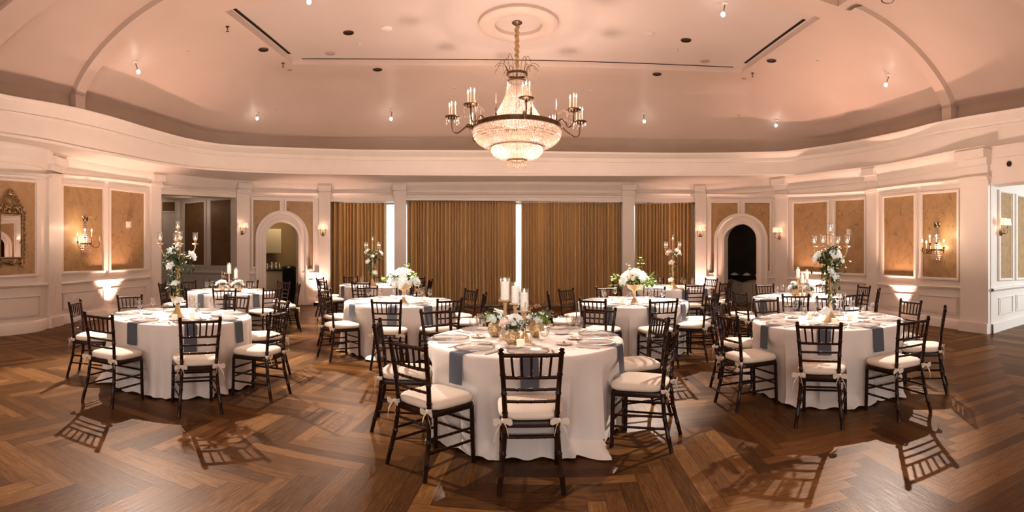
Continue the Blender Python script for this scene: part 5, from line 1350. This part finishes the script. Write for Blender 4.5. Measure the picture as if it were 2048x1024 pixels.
# ------------------------------------------------------------------ half chandeliers on the wallpaper
def wall_frame_at(x, y, off=0.0):
    p = W(x, y, off); n = W.nrm(x); t = Vector((-n.y, n.x, 0))
    if (W.plan(x+3)-W.plan(x)).dot(t) < 0: t = -t
    return p, t, n
def wall_chandelier(x, ys, hw, arms, label):
    """ys: crown top, ring, bowl bottom, drop bottom rows; arms: (px, py cup, lit, candle px height)"""
    p, t, n = wall_frame_at(x, ys[0], .015); s = W.r(x)/F
    root = thing('crystal_wall_sconce', label, 'wall sconce', p, atan2(t.y, t.x))   # local x along wall, local -y or y towards the room
    sgn = 1 if Vector((-t.y, t.x, 0)).dot(n) > 0 else -1
    def V_(a, o, y): return Vector((a, o*sgn, (ys[0]-y)*s))
    A0, A1 = (0, pi) if sgn > 0 else (pi, 2*pi)
    mb = MB(); z0 = 0
    mb.lathe([(.001, .0), (.07, -.005), (.075, -.05), (.065, -.09), (.05, -.10)], 14, (0, .0, 0), a0=A0, a1=A1); mb.box((0, .004*sgn, -.2), (.03, .008, .42)); mb.obj('backplate', M['bronze'], root)
    zr = -(ys[1]-ys[0])*s; zb = -(ys[2]-ys[0])*s; zd = -(ys[3]-ys[0])*s; R_ = hw*s
    mb = MB(); mb.lathe([(R_-.012, zr-.018), (R_+.004, zr-.018), (R_+.004, zr+.018), (R_-.012, zr+.018)], 20, a0=A0, a1=A1); mb.obj('ring', M['bronze'], root)
    cr_ = MB()
    for k in range(17):
        a = A0+(A1-A0)*(k+.5)/17
        for i in range(13):
            u_ = i/12; r_ = .055+(R_*.95-.055)*u_**1.5; cr_.octa((r_*cos(a), r_*sin(a), -.09+(zr+.09)*u_), .0115, .036)
        for i in range(6):
            u_ = i/5; r_ = R_*cos(u_*1.15); cr_.octa((r_*cos(a), r_*sin(a), zr-.03+(zb-zr+.03)*sin(u_*1.35)), .0145, .05)
    for k in range(5):
        a = A0+(A1-A0)*(k+.5)/5; cr_.octa((.06*cos(a), .06*sin(a), zd+.02), .010, .05)
        for i in range(4):
            cr_.octa(((.10+.03*i)*cos(a), (.10+.03*i)*sin(a), -.02+.03*sin(i)), .008, .03)
    o = cr_.obj('crystal_strands', M['crystal'], root, smooth=False); tag(o, kind='stuff')
    mb = MB(); mb.lathe([(.05, -.10), (R_*.45, zr*.7), (R_*.9, zr), (R_*.92, zr-.03), (R_*.6, zb+.02), (.03, zb)], 16, a0=A0, a1=A1); mb.obj('crystal_core', M['crystal_thin'], root)
    for px, py, lit, hpx in arms:
        vd = W.plan(x).normalized(); e_ = Vector((vd.y, -vd.x, 0)); a = (px-x)*s; o_ = .06+sqrt(max(0, (.36)**2-a*a))*.62
        a = ((px-x)*s-o_*n.dot(e_))/t.dot(e_); rr_ = W.r(x)-o_*abs(n.dot(vd)); zc_ = (HY-py)*rr_/F+EYE-p.z
        mb = MB(); d = Vector((a, o_*sgn, 0)); dl = d.length; u_ = d/dl
        P = catmull([u_*R_+Vector((0, 0, zr)), u_*(R_+(dl-R_)*.4)+Vector((0, 0, zr-.07)), u_*(R_+(dl-R_)*.85)+Vector((0, 0, zr-.06)), d+Vector((0, 0, zc_-.01))], 5)
        mb.tube(P, .008, 6); mb.lathe([(.006, -.02), (.03, -.004), (.042, .006), (.038, .006), (.012, 0), (.012, .02), (.001, .02)], 12, (d.x, d.y, zc_)); ao = mb.obj('arm', M['bronze'], root)
        h = hpx*s; mb = MB(); mb.lathe([(.001, .01), (.011, .01), (.011, h*.68), (.001, h*.68)], 8, (d.x, d.y, zc_)); mb.obj('candle_sleeve', M['taper'], ao)
        if lit: mb = MB(); mb.lathe([(.006, h*.68), (.016, h*.77), (.015, h*.85), (.001, h)], 8, (d.x, d.y, zc_)); mb.obj('bulb', M['bulb'], ao)
        mb = MB()
        for i in range(4): mb.octa((d.x+.035*cos(i*1.57), d.y+.035*sin(i*1.57), zc_-.03), .008, .04)
        tag(mb.obj('arm_drops', M['crystal'], ao, smooth=False), kind='stuff')
    return root, s
wcl, sl = wall_chandelier(169, (434, 488, 508, 515), 13.5, [(155, 485, True, 18), (169, 476, True, 18), (182, 476, True, 18), (199, 483, False, 16)], 'crystal half-chandelier on the gold wallpaper of the left wall')
wcr, sr = wall_chandelier(1876, (446, 500, 520, 526), 17, [(1845, 497, True, 19), (1854, 499, True, 18), (1861, 488, True, 18), (1874, 487, True, 18), (1888, 496, True, 17)], 'crystal half-chandelier on the gold wallpaper of the right wall')

# ------------------------------------------------------------------ two-shade wall lights
def shade_sconce(WW, x, ytop, h, sp, label, tz=0):
    p = WW(x, ytop, .07); n = WW.nrm(x); t = Vector((-n.y, n.x, 0)); s = WW.r(x)/F
    sg = 1 if (WW.plan(x+3)-WW.plan(x)).dot(t) > 0 else -1
    root = thing('shaded_wall_light', label, 'wall light', p, atan2(t.y, t.x)); Y = 1   # local +y points away from ... n = rot90(t)
    yn = Vector((-t.y, t.x, 0)).dot(n); yn = 1 if yn > 0 else -1
    zl = -h*s
    lathe_obj('backplate', [(.001, zl-.02), (.02, zl-.01), (.038, zl+.02), (.042, zl+.05), (.030, zl+.09), (.012, zl+.12), (.001, zl+.13)], 'oldgold', root, 14, (0, 0, 0))
    for q in (-1, 1):
        mb = MB(); o = .10*yn
        P = catmull([Vector((0, .02*yn, zl+.05)), Vector((q*sp*.5, .08*yn, zl+.02)), Vector((q*sp, o, zl+.07)), Vector((q*sp, o, zl+.15))], 5); mb.tube(P, .007, 6)
        mb.lathe([(.006, -.01), (.022, 0), (.01, .01), (.010, .07), (.001, .07)], 10, (q*sp, o, zl+.15)); ao = mb.obj('arm', M['oldgold'], root)
        mb = MB(); mb.lathe([(.078, 0), (.060, .125), (.058, .125), (.076, 0)], 20, (q*sp, o, zl+.19)); so_ = mb.obj('lamp_shade', M['shade'], root)
    return root
SCN = []
for x, yt, wd in ((482, 448, 'left of the left arch'), (646, 451, 'right of the left arch'), (1400.5, 454, 'left of the right arch'), (1562.5, 458, 'right of the right arch')):
    SCN.append((shade_sconce(W, x, yt, 21, .078, 'brass wall light with two small shades, '+wd), x, yt))
SCN.append((shade_sconce(S, 1995.5, 446, 24, .085, 'brass wall light with white shades at the right-hand opening'), 1995.5, 446))

# ------------------------------------------------------------------ gilt mirror on the left wall
mp_, mt, mn = wall_frame_at(20, 548, .02); ms = W.r(20)/F
mir = thing('wall_mirror', 'tall gilt rococo mirror with carved crest at the far left of the left wall', 'mirror', mp_, atan2(mt.y, mt.x))
ys_ = 1 if Vector((-mt.y, mt.x, 0)).dot(mn) > 0 else -1
MW, MH = .245, .80       # half width and height of the glass
def mv(a, o, z): return Vector((a, o*ys_, z))
mb = MB(); b0 = .30
mb.grid([[mv(-MW-.02, .012, b0), mv(MW+.02, .012, b0)], [mv(-MW-.02, .012, b0+MH), mv(MW+.02, .012, b0+MH)]]); mb.obj('mirror_glass', M['mirror'], mir, smooth=False)
fr = MB()
def bar(P, r): fr.tube(P, r, 8)
for q in (-1, 1):
    for dx_, r_ in ((0, .014), (.052, .017)): bar([mv(q*(MW+dx_), .03, b0-.02), mv(q*(MW+dx_), .03, b0+MH*.5), mv(q*(MW+dx_), .03, b0+MH+.02)], r_)
    for i in range(9): fr.sphere(tuple(mv(q*(MW+.026), .03, b0+.02+i*MH/8.6)), .017, 6, 4)
for z_ in (b0, b0+MH): bar([mv(-MW-.05, .03, z_), mv(MW+.05, .03, z_)], .015)
bar(catmull([mv(-MW-.05, .035, b0-.07), mv(-.12, .045, b0-.085), mv(0, .05, b0-.11), mv(.12, .045, b0-.085), mv(MW+.05, .035, b0-.07)], 6), .017)
def spiral(cx, cz, r0, turns, a0, dr, rad):
    n = int(18*turns); P = []
    for i in range(n+1):
        t = i/n; a = a0+dr*t*turns*2*pi; r = r0*(1-.8*t); P.append(mv(cx+r*cos(a), .045, cz+r*sin(a)))
    fr.tube(P, [rad*(1.15-.55*i/n) for i in range(n+1)], 7)
for q in (-1, 1):
    d = -q
    spiral(q*(MW+.03), b0+MH+.05, .075, 1.3, pi/2, q, .016); spiral(q*(MW+.035), b0-.05, .07, 1.2, -pi/2, -q, .016); spiral(q*(MW+.01), b0-.14, .045, 1.1, pi/2, q, .014)
    spiral(q*.15, b0+MH+.10, .07, 1.4, -pi/2, q, .013); spiral(q*.10, b0+MH+.20, .06, 1.3, 0, q, .013); spiral(q*.06, b0+MH+.31, .05, 1.2, pi, -q, .012)
    spiral(q*.08, b0-.10, .05, 1.2, pi/2, q, .012); spiral(q*(MW+.05), b0+MH*.55, .03, 1.1, pi/2, q, .010)
    bar(catmull([mv(q*(MW+.05), .04, b0+MH+.02), mv(q*(MW-.01), .045, b0+MH+.16), mv(q*.17, .05, b0+MH+.25), mv(q*.10, .05, b0+MH+.36), mv(q*.03, .05, b0+MH+.43)], 6), .018)
    bar(catmull([mv(q*.20, .04, b0+MH+.03), mv(q*.12, .045, b0+MH+.12), mv(q*.03, .05, b0+MH+.13)], 5), .013)
    for i in range(7):
        t = i/6; fr.sphere(tuple(mv(q*(.26-.20*t), .05, b0+MH+.12+.30*t)), .022-.008*t, 6, 4)
    for k in range(5): bar([mv(q*.015*k, .05, b0+MH+.04), mv(q*.028*k, .055, b0+MH+.13-.006*k*k)], .011)
fr.sphere(tuple(mv(0, .05, b0+MH+.44)), .035, 8, 6); fr.sphere(tuple(mv(0, .05, b0-.11)), .04, 8, 6)
for k in range(-3, 4): bar([mv(0, .05, b0+MH+.36), mv(.028*k, .055, b0+MH+.45-.007*k*k)], .010)
fr.obj('gilt_frame', M['oldgold'], mir)

# ------------------------------------------------------------------ ceiling fittings
def downlight(x, y, z, r, label):
    p = onz(x, y, z); t = thing('recessed_downlight', label, 'ceiling light', p, 0, 'unlit recessed downlights')
    lathe_obj('trim_ring', [(r, 0), (r*1.12, -.004), (r*1.10, -.012), (r*.97, -.012), (r*.95, -.004)], 'bronze', t, 24)
    lathe_obj('reflector', [(r*.96, -.006), (r*.9, -.003), (r*.2, -.0025), (.001, -.002)], 'blackbrown', t, 24)
M['blackbrown'] = pbr('dark_reflector', (.05, .03, .02), .3, metal=.8, noise=.2, nscale=10)
for x, y, z, wd in ((697, 65, ZC+.11, 'left of the chandelier medallion in the panel'), (1372, 80, ZC+.11, 'right of the chandelier medallion in the panel'), (527, 99, ZC, 'left ceiling border'), (755, 139, ZC, 'rear ceiling border, left of the chandelier'),
                    (1314, 148, ZC, 'rear ceiling border, right of the chandelier'), (1543, 121, ZC, 'right ceiling border'), (1775, 0, ZC, 'top edge at the right')):
    downlight(x, y, z, .092, 'dark unlit recessed downlight, '+wd)
def disc(name, x, y, z, r, mat, label, cat, h=.012, ring=None, grp=None):
    p = onz(x, y, z); mb = MB(); mb.lathe([(r, 0), (r, -h*.6), (r*.92, -h), (.001, -h)], 28, (0, 0, 0)); o = mb.obj(name, M[mat], None, loc=p); tag(o, label, cat, grp)
    if ring: mb = MB(); mb.lathe([(r*1.02, 0), (r*1.25, -.002), (r*1.22, -.010), (r*1.02, -.010)], 28); mb.obj('rim', M[ring], o)
disc('ceiling_speaker', 660, 106, ZC+.11, .10, 'grille', 'round grey speaker grille in the ceiling panel, left of the chandelier', 'speaker', .008, 'panelceil')
disc('ceiling_speaker', 1411, 121, ZC+.11, .10, 'grille', 'round grey speaker grille in the ceiling panel, right of the chandelier', 'speaker', .008, 'panelceil')
disc('ceiling_cover_plate', 773, 57, ZC+.11, .105, 'plastic', 'bright white round cover plate on the ceiling left of the medallion', 'cover plate')
disc('ceiling_cover_plate', 1299, 68, ZC+.11, .105, 'panelceil', 'pale round cover plate on the ceiling right of the medallion', 'cover plate')
disc('ceiling_cover_plate', 580, 140, ZC, .055, 'grille', 'small round plate at the left rear corner of the ceiling border', 'cover plate')
disc('ceiling_cover_plate', 1488, 157, ZC, .055, 'grille', 'small round plate at the right rear corner of the ceiling border', 'cover plate')
disc('smoke_detector', 718, 88, ZC+.11, .04, 'panelceil', 'small smoke detector on the ceiling panel, left side', 'detector', .03)
disc('smoke_detector', 1352, 100, ZC+.11, .04, 'panelceil', 'small smoke detector on the ceiling panel, right side', 'detector', .03)
def on_vault(x, y):
    lo, hi = 0.0, 1.0
    for _ in range(40):
        m_ = (lo+hi)/2; p = vpt(x, m_); yy = HY-(p.z-EYE)*F/p.xy.length
        if yy > y: lo = m_
        else: hi = m_
    return vpt(x, lo)
for x, y, wd in ((376, 103, 'left vault'), (1636, 122, 'right vault'), (552, 219, 'rear left vault'), (1477, 231, 'rear right vault'), (908, 175, 'rear vault left of the chandelier'), (1182, 181, 'rear vault right of the chandelier')):
    p = on_vault(x, y); mb = MB(); mb.lathe([(.045, .01), (.045, -.012), (.038, -.02), (.001, -.02)], 16); o = mb.obj('sprinkler_cover', M['panelceil'], None, loc=p); tag(o, 'small flush round sprinkler cover on the %s' % wd, 'sprinkler cover')
def sprinkler(x, y, wd):
    p = onz(x, y, ZC); t = thing('fire_sprinkler', 'small hanging sprinkler head, %s' % wd, 'sprinkler', p)
    lathe_obj('escutcheon', [(.035, 0), (.03, -.012), (.012, -.015), (.001, -.015)], 'bronze', t, 14)
    mb = MB(); mb.tube([(0, 0, -.012), (0, 0, -.06)], .009, 8); mb.lathe([(.001, -.085), (.024, -.085), (.024, -.09), (.001, -.09)], 12); mb.tube([(.012, 0, -.06), (.014, 0, -.075), (0, 0, -.088)], .003, 5); mb.tube([(-.012, 0, -.06), (-.014, 0, -.075), (0, 0, -.088)], .003, 5); mb.obj('head', M['bronze'], t)
sprinkler(455, 53, 'left ceiling border'); sprinkler(566, 126, 'left rear corner of the ceiling border'); sprinkler(1505, 146, 'right rear corner of the ceiling border')
SPOTS = []
def spotlight(x, y, bx, by, wd, z=None):
    p = on_vault(x, y) if z is None else onz(x, y, z); r = p.xy.length
    b = pt(bx, by, r-.05)
    if z is not None: b = pt(bx, by, r-.02)
    t = thing('ceiling_spotlight', 'lit pin spotlight on a short stem, %s' % wd, 'spotlight', p, 0, 'lit pin spotlights')
    d = b-p
    lathe_obj('mount', [(.001, .01), (.055, .01), (.055, -.012), (.02, -.03), (.001, -.03)], 'plastic', t, 18)
    mb = MB(); mb.tube([Vector((0, 0, -.02)), d*.72], .008, 6); mb.obj('stem', M['bronze'], t)
    mb = MB(); rr = .036; mb.sphere(tuple(d), rr, 12, 8); mb.obj('bulb', M['spotbulb'], t)
    mb = MB(); mb.tube([d*.70, d*.86], [.018, .03], 10); mb.obj('lamp_head', M['plastic'], t)
    SPOTS.append(b)
for a_ in ((271, 124, 277, 144, 'left vault'), (514, 226, 514.5, 237, 'rear left vault'), (784, 221, 782, 238, 'rear vault left of the chandelier'), (1287.5, 227, 1288.5, 243, 'rear vault right of the chandelier'),
           (1555, 241, 1552, 251, 'rear right vault'), (1778, 150, 1771.5, 170, 'right vault')): spotlight(*a_)
spotlight(1450, 6, 1446, 29, 'ceiling panel at the top right', ZC+.11); spotlight(620, -14, 618, 4, 'ceiling panel at the top left', ZC+.11)

# ------------------------------------------------------------------ small things on the walls and floor
def wallbox(name, x, y, w_, h, d, mat, label, cat, WW=None):
    WW = WW or W; mb = MB(); wbox(mb, WW, x-w_/2, x+w_/2, y-h/2, y+h/2, 0.012, d, 4); g = MB(); wbox(g, WW, x-w_*.33, x+w_*.33, y-h*.34, y+h*.3, d, d+.012, 4)
    o = mb.obj(name, M[mat], None, smooth=False); tag(o, label, cat); q = g.obj('face_plate', M['plastic'], o, smooth=False); return o
wallbox('wall_sensor', 255, 449, 7.5, 12, .07, 'plastic', 'small white box mounted on the gold wallpaper of the left wall', 'wall box')
wallbox('wall_sensor', 1700, 464.5, 7, 12, .07, 'plastic', 'small white box mounted on the gold wallpaper of the right wall', 'wall box')
for x, y, wd in ((149, 597.5, 'left of the plugged-in one'), (188.5, 593, 'with a cord plugged in')): wallbox('wall_outlet', x, y, 8.5, 7.5, .02, 'plastic', 'white power outlet in the left wainscot, '+wd, 'outlet')
UPL = []
def uplight(p, wd, aimn):
    t = thing('uplight', 'small floor uplight against the wall, '+wd, 'uplight', p, 0, 'floor uplights')
    mb = MB(); mb.rbox((0, 0, .05), (.20, .20, .08), .015); mb.obj('housing', M['blackplastic'], t)
    mb = MB(); mb.lathe([(.075, .09), (.078, .10), (.065, .101), (.001, .096)], 18); mb.obj('lens', M['uplens'], t); UPL.append((Vector(p), aimn))
M['uplens'] = emit('uplight_lens', (1, .55, .36), 6)
for x, off, wd in ((216, .25, 'left wall'), (634, .25, 'right of the left arch'), (1412, .25, 'left of the right arch'), (1632, .25, 'behind the right rear table'), (1808, .25, 'right wall')):
    p = W(x, y_base(x), off); p.z = 0.002; uplight((p.x, p.y, p.z), wd, W.nrm(x))
cordp = [W(190, 594, .03), W(193, 596, .10), W(203, 607, .09), W(209, 618, .12), W(210, 627, .11), W(211.5, y_base(211.5)-2.2, .125)]
mb = MB(); mb.tube(catmull(cordp, 6), .006, 6); o = mb.obj('power_cord', M['plastic'], None); tag(o, 'thin cord running from the left wall outlet down to the uplight', 'cord')
mb = MB(); c_ = WH(2019, 328, .0); nn = WH.nrm(2019)
P = [c_+nn*.0, c_+nn*.03, c_+nn*.035]; mb.tube(P, [.05, .048, .035], 18); o = mb.obj('camera_dome', M['blackplastic'], None); tag(o, 'round black sensor on the white beam at the far right', 'sensor')
for x, y, wd in ((618.5, 539, 'right of the left arch'), (1424, 547, 'left of the right arch')):  # dome fittings taken for small ledge lights, built without a lamp
    p = W(x, y, .07); t = thing('ledge_fitting', 'small dome-shaped fitting on the ledge '+wd, 'fitting', (p.x, p.y, p.z-.0), 0)
    lathe_obj('base', [(.001, 0), (.065, 0), (.065, .02), (.055, .03), (.001, .03)], 'paint', t, 16); lathe_obj('dome', [(.05, .03), (.048, .06), (.03, .085), (.001, .095)], 'oldgold', t, 16)
# pantry seen through the left arch
def qbox(mb, q, a0, a1, d0, d1, z0, z1):
    P = [q(a, d, z) for a in (a0, a1) for d in (d0, d1) for z in (z0, z1)]
    mb.add(P, [(0, 1, 3, 2), (4, 6, 7, 5), (0, 4, 5, 1), (2, 3, 7, 6), (0, 2, 6, 4), (1, 5, 7, 3)])
def cabinet(q, name, label, cat, a0, a1, d0, d1, z0, z1, mat, doors, kn=True, drawers=0, dz=.16):
    mb = MB(); qbox(mb, q, a0, a1, d0, d1, z0, z1); o = tag(mb.obj(name, M[mat], None, smooth=False), label, cat)
    n = doors; zt_ = z1-dz if drawers else z1
    for i in range(n):
        b0_, b1_ = a0+(a1-a0)*i/n+.012, a0+(a1-a0)*(i+1)/n-.012
        g = MB(); qbox(g, q, b0_, b1_, d0-.02, d0-.001, z0+.02, zt_-.015); dr = g.obj('door', M[mat], o, smooth=False)
        k_ = MB(); c0 = q((b0_+.05) if i % 2 else (b1_-.05), d0-.035, (zt_-.08) if z0 < 1 else z0+.08); k_.sphere(tuple(c0), .016, 8, 6); k_.obj('knob', M['oldgold'], dr)
        if drawers:
            g = MB(); qbox(g, q, b0_, b1_, d0-.02, d0-.001, zt_+.005, z1-.02); dr = g.obj('drawer', M[mat], o, smooth=False)
            k_ = MB(); k_.sphere(tuple(q((b0_+b1_)/2, d0-.035, (zt_+z1)/2)), .016, 8, 6); k_.obj('knob', M['oldgold'], dr)
    return o
cabinet(qL, 'wall_cabinet', 'cream upper cabinet seen through the left arch', 'cabinet', -.75, .57, 1.95, 2.58, 1.50, 2.30, 'cabinet', 2)
cabinet(qL, 'base_cabinet', 'cream base cabinet under the dark counter in the left arch', 'cabinet', -.75, .56, 1.75, 2.58, .0, .93, 'cabinet', 2)
mb = MB(); qbox(mb, qL, -.77, .60, 1.70, 2.59, .935, .975); tag(mb.obj('worktop', M['counter'], None, smooth=False), 'dark counter top in the pantry behind the left arch', 'counter')
for i, (a, hh, rr) in enumerate(((.10, .20, .05), (.25, .25, .065), (.40, .24, .06), (.52, .21, .035))):
    c0 = qL(a, 1.95, .976); t = thing('coffee_urn', 'polished steel jug, %s of four on the pantry counter' % ('leftmost', 'second from left', 'third from left', 'rightmost')[i], 'jug', c0, 0, 'steel jugs on the pantry counter')
    lathe_obj('body', [(.001, 0), (rr, 0), (rr*1.03, hh*.05), (rr*.96, hh*.6), (rr*.8, hh*.8), (rr*.82, hh), (rr*.7, hh), (.001, hh*.95)], 'steel', t, 18)
    mb = MB(); mb.tube(catmull([Vector((rr*.8, 0, hh*.85)), Vector((rr*1.7, 0, hh*.75)), Vector((rr*1.6, 0, hh*.35)), Vector((rr*.95, 0, hh*.2))], 4), .007, 6); mb.obj('handle', M['steel'], t)
c0 = qL(.56, 1.05, 0.0); t = thing('trash_bin', 'tall bin draped in black cloth standing in the left arch', 'bin', (c0.x, c0.y, 0))
mb = MB(); mb.lathe([(.19+.012*0, .002), (.20, .3), (.21, .8), (.205, .99), (.001, 1.0)], 28)
mb.v = [(x*(1+.06*sin(5*atan2(y, x))*(1-z)), y*(1+.06*sin(5*atan2(y, x)+1)*(1-z)), z) for x, y, z in mb.v]; mb.obj('cloth_cover', M['blackcloth'], t)
lathe_obj('lid', [(.001, 1.005), (.20, 1.005), (.225, 1.02), (.225, 1.05), (.18, 1.10), (.10, 1.12), (.001, 1.12)], 'blackplastic', t, 28)
# buffet in the right arch
cabinet(qR, 'buffet_cabinet', 'cream buffet cabinet with drawers in the dark right arch', 'cabinet', -2.1, .6, 1.1, 1.75, .0, .79, 'cabinet', 6, drawers=1)
mb = MB(); pts = []
for i in range(41):
    a = -1.95+2.4*i/40; pts.append((a, 1.035-.012*sin(i*1.3)))
rows = [[qR(a, 1.74, .795) for a, d in pts], [qR(a, 1.3, .797) for a, d in pts], [qR(a, 1.045, .796) for a, d in pts], [qR(a, d, .72-.10*max(0, 1-abs(((a+.25) % .8)-.4)/.4)) for a, d in pts]]
mb.grid(rows); tag(mb.obj('buffet_cloth', M['blackcloth'], None), 'black cloth with pointed overhang on the buffet in the right arch', 'cloth')
for a, wd in ((-1.12, 'left'), (-.66, 'middle'), (-.22, 'right')):
    c0 = qR(a, 1.32, .804); t = thing('serving_dish', 'covered white serving dish, %s one on the buffet in the right arch' % wd, 'dish', c0, 0, 'white dishes on the buffet')
    lathe_obj('platter', [(.001, 0), (.11, 0), (.17, .018), (.175, .022), (.16, .02), (.001, .012)], 'plate', t, 24); lathe_obj('cover', [(.12, .02), (.115, .05), (.07, .08), (.02, .09), (.015, .105), (.001, .108)], 'plate', t, 20)
# ------------------------------------------------------------------ light
w = bpy.data.worlds.new('daylight'); SC.world = w; w.use_nodes = True
bg = w.node_tree.nodes['Background']; bg.inputs[0].default_value = (0.85, 0.94, 1.0, 1); bg.inputs[1].default_value = 3.0
def lamp(kind, name, loc, energy, col, **kw):
    l = bpy.data.lights.new(name, kind); l.energy = energy; l.color = col
    for k, v in kw.items(): setattr(l, k, v)
    o = bpy.data.objects.new(name, l); COL.objects.link(o); o.location = loc; return o
def aim(o, target): o.rotation_euler = (Vector(target)-Vector(o.location)).to_track_quat('-Z', 'Y').to_euler()
# pin spots on the tables: (fixture index, table, watts)
RAD = {(2, 'T2'): 2.6, (0, 'T2'): 2.6, (0, 'T6'): 1.5, (3, 'T1'): 1.0, (2, 'T1'): 1.0, (5, 'T3'): 1.5}
WARMW = (1.0, 0.83, 0.72)
def pin(src, key, e, ang=30):
    c = TABLES[key][0]; tgt = Vector((c[0], c[1], TZ)); d = (tgt-Vector(src)); o = lamp('SPOT', 'pin_spot', Vector(src)+d.normalized()*.09, e*3.8, WARMW, spot_size=math.radians(ang), spot_blend=.35, shadow_soft_size=.03); aim(o, tgt)
for i, k, e in ((0, 'T2', 520), (2, 'T2', 400), (0, 'T6', 330), (1, 'T4', 560), (2, 'T7', 330), (2, 'T1', 560), (3, 'T1', 560), (3, 'T5', 380), (3, 'T8', 300), (4, 'T9', 420), (4, 'T5', 300), (5, 'T3', 520), (5, 'T9', 300), (6, 'T5', 330), (7, 'T4', 500), (1, 'T6', 260), (3, 'T3', 130)):
    pin(SPOTS[i], k, e, 2*math.degrees(math.atan(RAD.get((i, k), 1.3)/((Vector((*TABLES[k][0], TZ))-SPOTS[i]).length))))
# chandelier glow
lamp('POINT', 'chandelier_glow', (CHX.x, CHX.y, ZR1-.12), 60, (1, .73, .61), shadow_soft_size=.25)
lamp('POINT', 'chandelier_glow', (CHX.x, CHX.y, ZR1+.25), 9, (1, .73, .61), shadow_soft_size=.12)
lamp('POINT', 'chandelier_glow', (CHX.x, CHX.y, ZR2-.1), 1.6, (1, .73, .61), shadow_soft_size=.1)
for a_ in range(8):
    a = 2*pi*a_/8; lamp('POINT', 'candle_bulbs', (CHX.x+1.12*cos(a), CHX.y+1.12*sin(a), ZR1+.55), 8, (1, .73, .61), shadow_soft_size=.08)
# wall half chandeliers and shaded lights
for root in (wcl, wcr):
    p = root.location; n = -Vector((p.x, p.y, 0)).normalized(); lamp('POINT', 'sconce_glow', p+n*.16+Vector((0, 0, -.52)), 4, (1, .70, .50), shadow_soft_size=.06); lamp('POINT', 'sconce_glow', p+n*.42+Vector((0, 0, -.25)), 4.5, (1, .70, .50), shadow_soft_size=.06)
for (root, x, y) in SCN:
    p = root.location; n = -Vector((p.x, p.y, 0)).normalized(); lamp('POINT', 'shade_glow', p+n*.10+Vector((0, 0, -.02)), .55, (1, .66, .46), shadow_soft_size=.05)
# floor uplights: wash up the wall
PINK = (1.0, 0.58, 0.45)
for (p, n), ue in zip(UPL, (380, 200, 200, 300, 320)):
    o = lamp('SPOT', 'uplight_beam', p+Vector((0, 0, .12)), ue, PINK, spot_size=math.radians(75), spot_blend=.8, shadow_soft_size=.07); aim(o, p-n*.25+Vector((0, 0, 3)))
# added fill lamps that wash the vault; no fixtures stand there
for x, y, e in ((-5.0, 6.9, 78), (5.0, 6.3, 78), (0.2, 9.6, 78), (0, -2.5, 95), (-5, -1, 75), (5, -1, 75)):
    if e: o = lamp('AREA', 'vault_fill', (x, y, .9 if y < 0 else 1.0), e, (1.0, .67, .53), shape='DISK', size=.5); o.rotation_euler = (pi, 0, 0)
# added soft fill behind the camera (no windows there); lobby daylight at the right
o = lamp('AREA', 'rear_fill_light', (0, -5.7, 2.6), 210, (.98, .95, .93), shape='RECTANGLE', size=9, size_y=2.6); o.rotation_euler = (math.radians(78), 0, 0)
o = lamp('AREA', 'lobby_daylight', (11.2, 1.5, 2.2), 190, (.90, .95, 1.0), shape='RECTANGLE', size=3, size_y=2); aim(o, (9.3, 6.4, 1.2))
lamp('POINT', 'pantry_light', qL(.5, 1.3, 2.7), 16, (1, .78, .5), shadow_soft_size=.1)
lamp('POINT', 'vestibule_fill', V(400, V.yat(400, 3.0), .8), 4, (1, .78, .6), shadow_soft_size=.15)  # added dim fill to brighten the vestibule, no fixture behind it
lamp('POINT', 'alcove_fill', qR(-.5, .6, 2.7), 5.0, (1, .78, .6), shadow_soft_size=.1)  # added low fill so the buffet shows in the dark alcove
# ------------------------------------------------------------------ render look
SC.view_settings.view_transform = 'Standard'
SC.view_settings.look = 'Medium High Contrast'
SC.view_settings.exposure = 0.2
cy = SC.cycles
cy.max_bounces = 5; cy.diffuse_bounces = 3; cy.glossy_bounces = 3; cy.transmission_bounces = 3; cy.transparent_max_bounces = 18
cy.caustics_reflective = False; cy.caustics_refractive = False
cy.sample_clamp_indirect = 4.0; cy.sample_clamp_direct = 0.0
cy.use_denoising = True
try: cy.use_light_tree = True
except Exception: pass
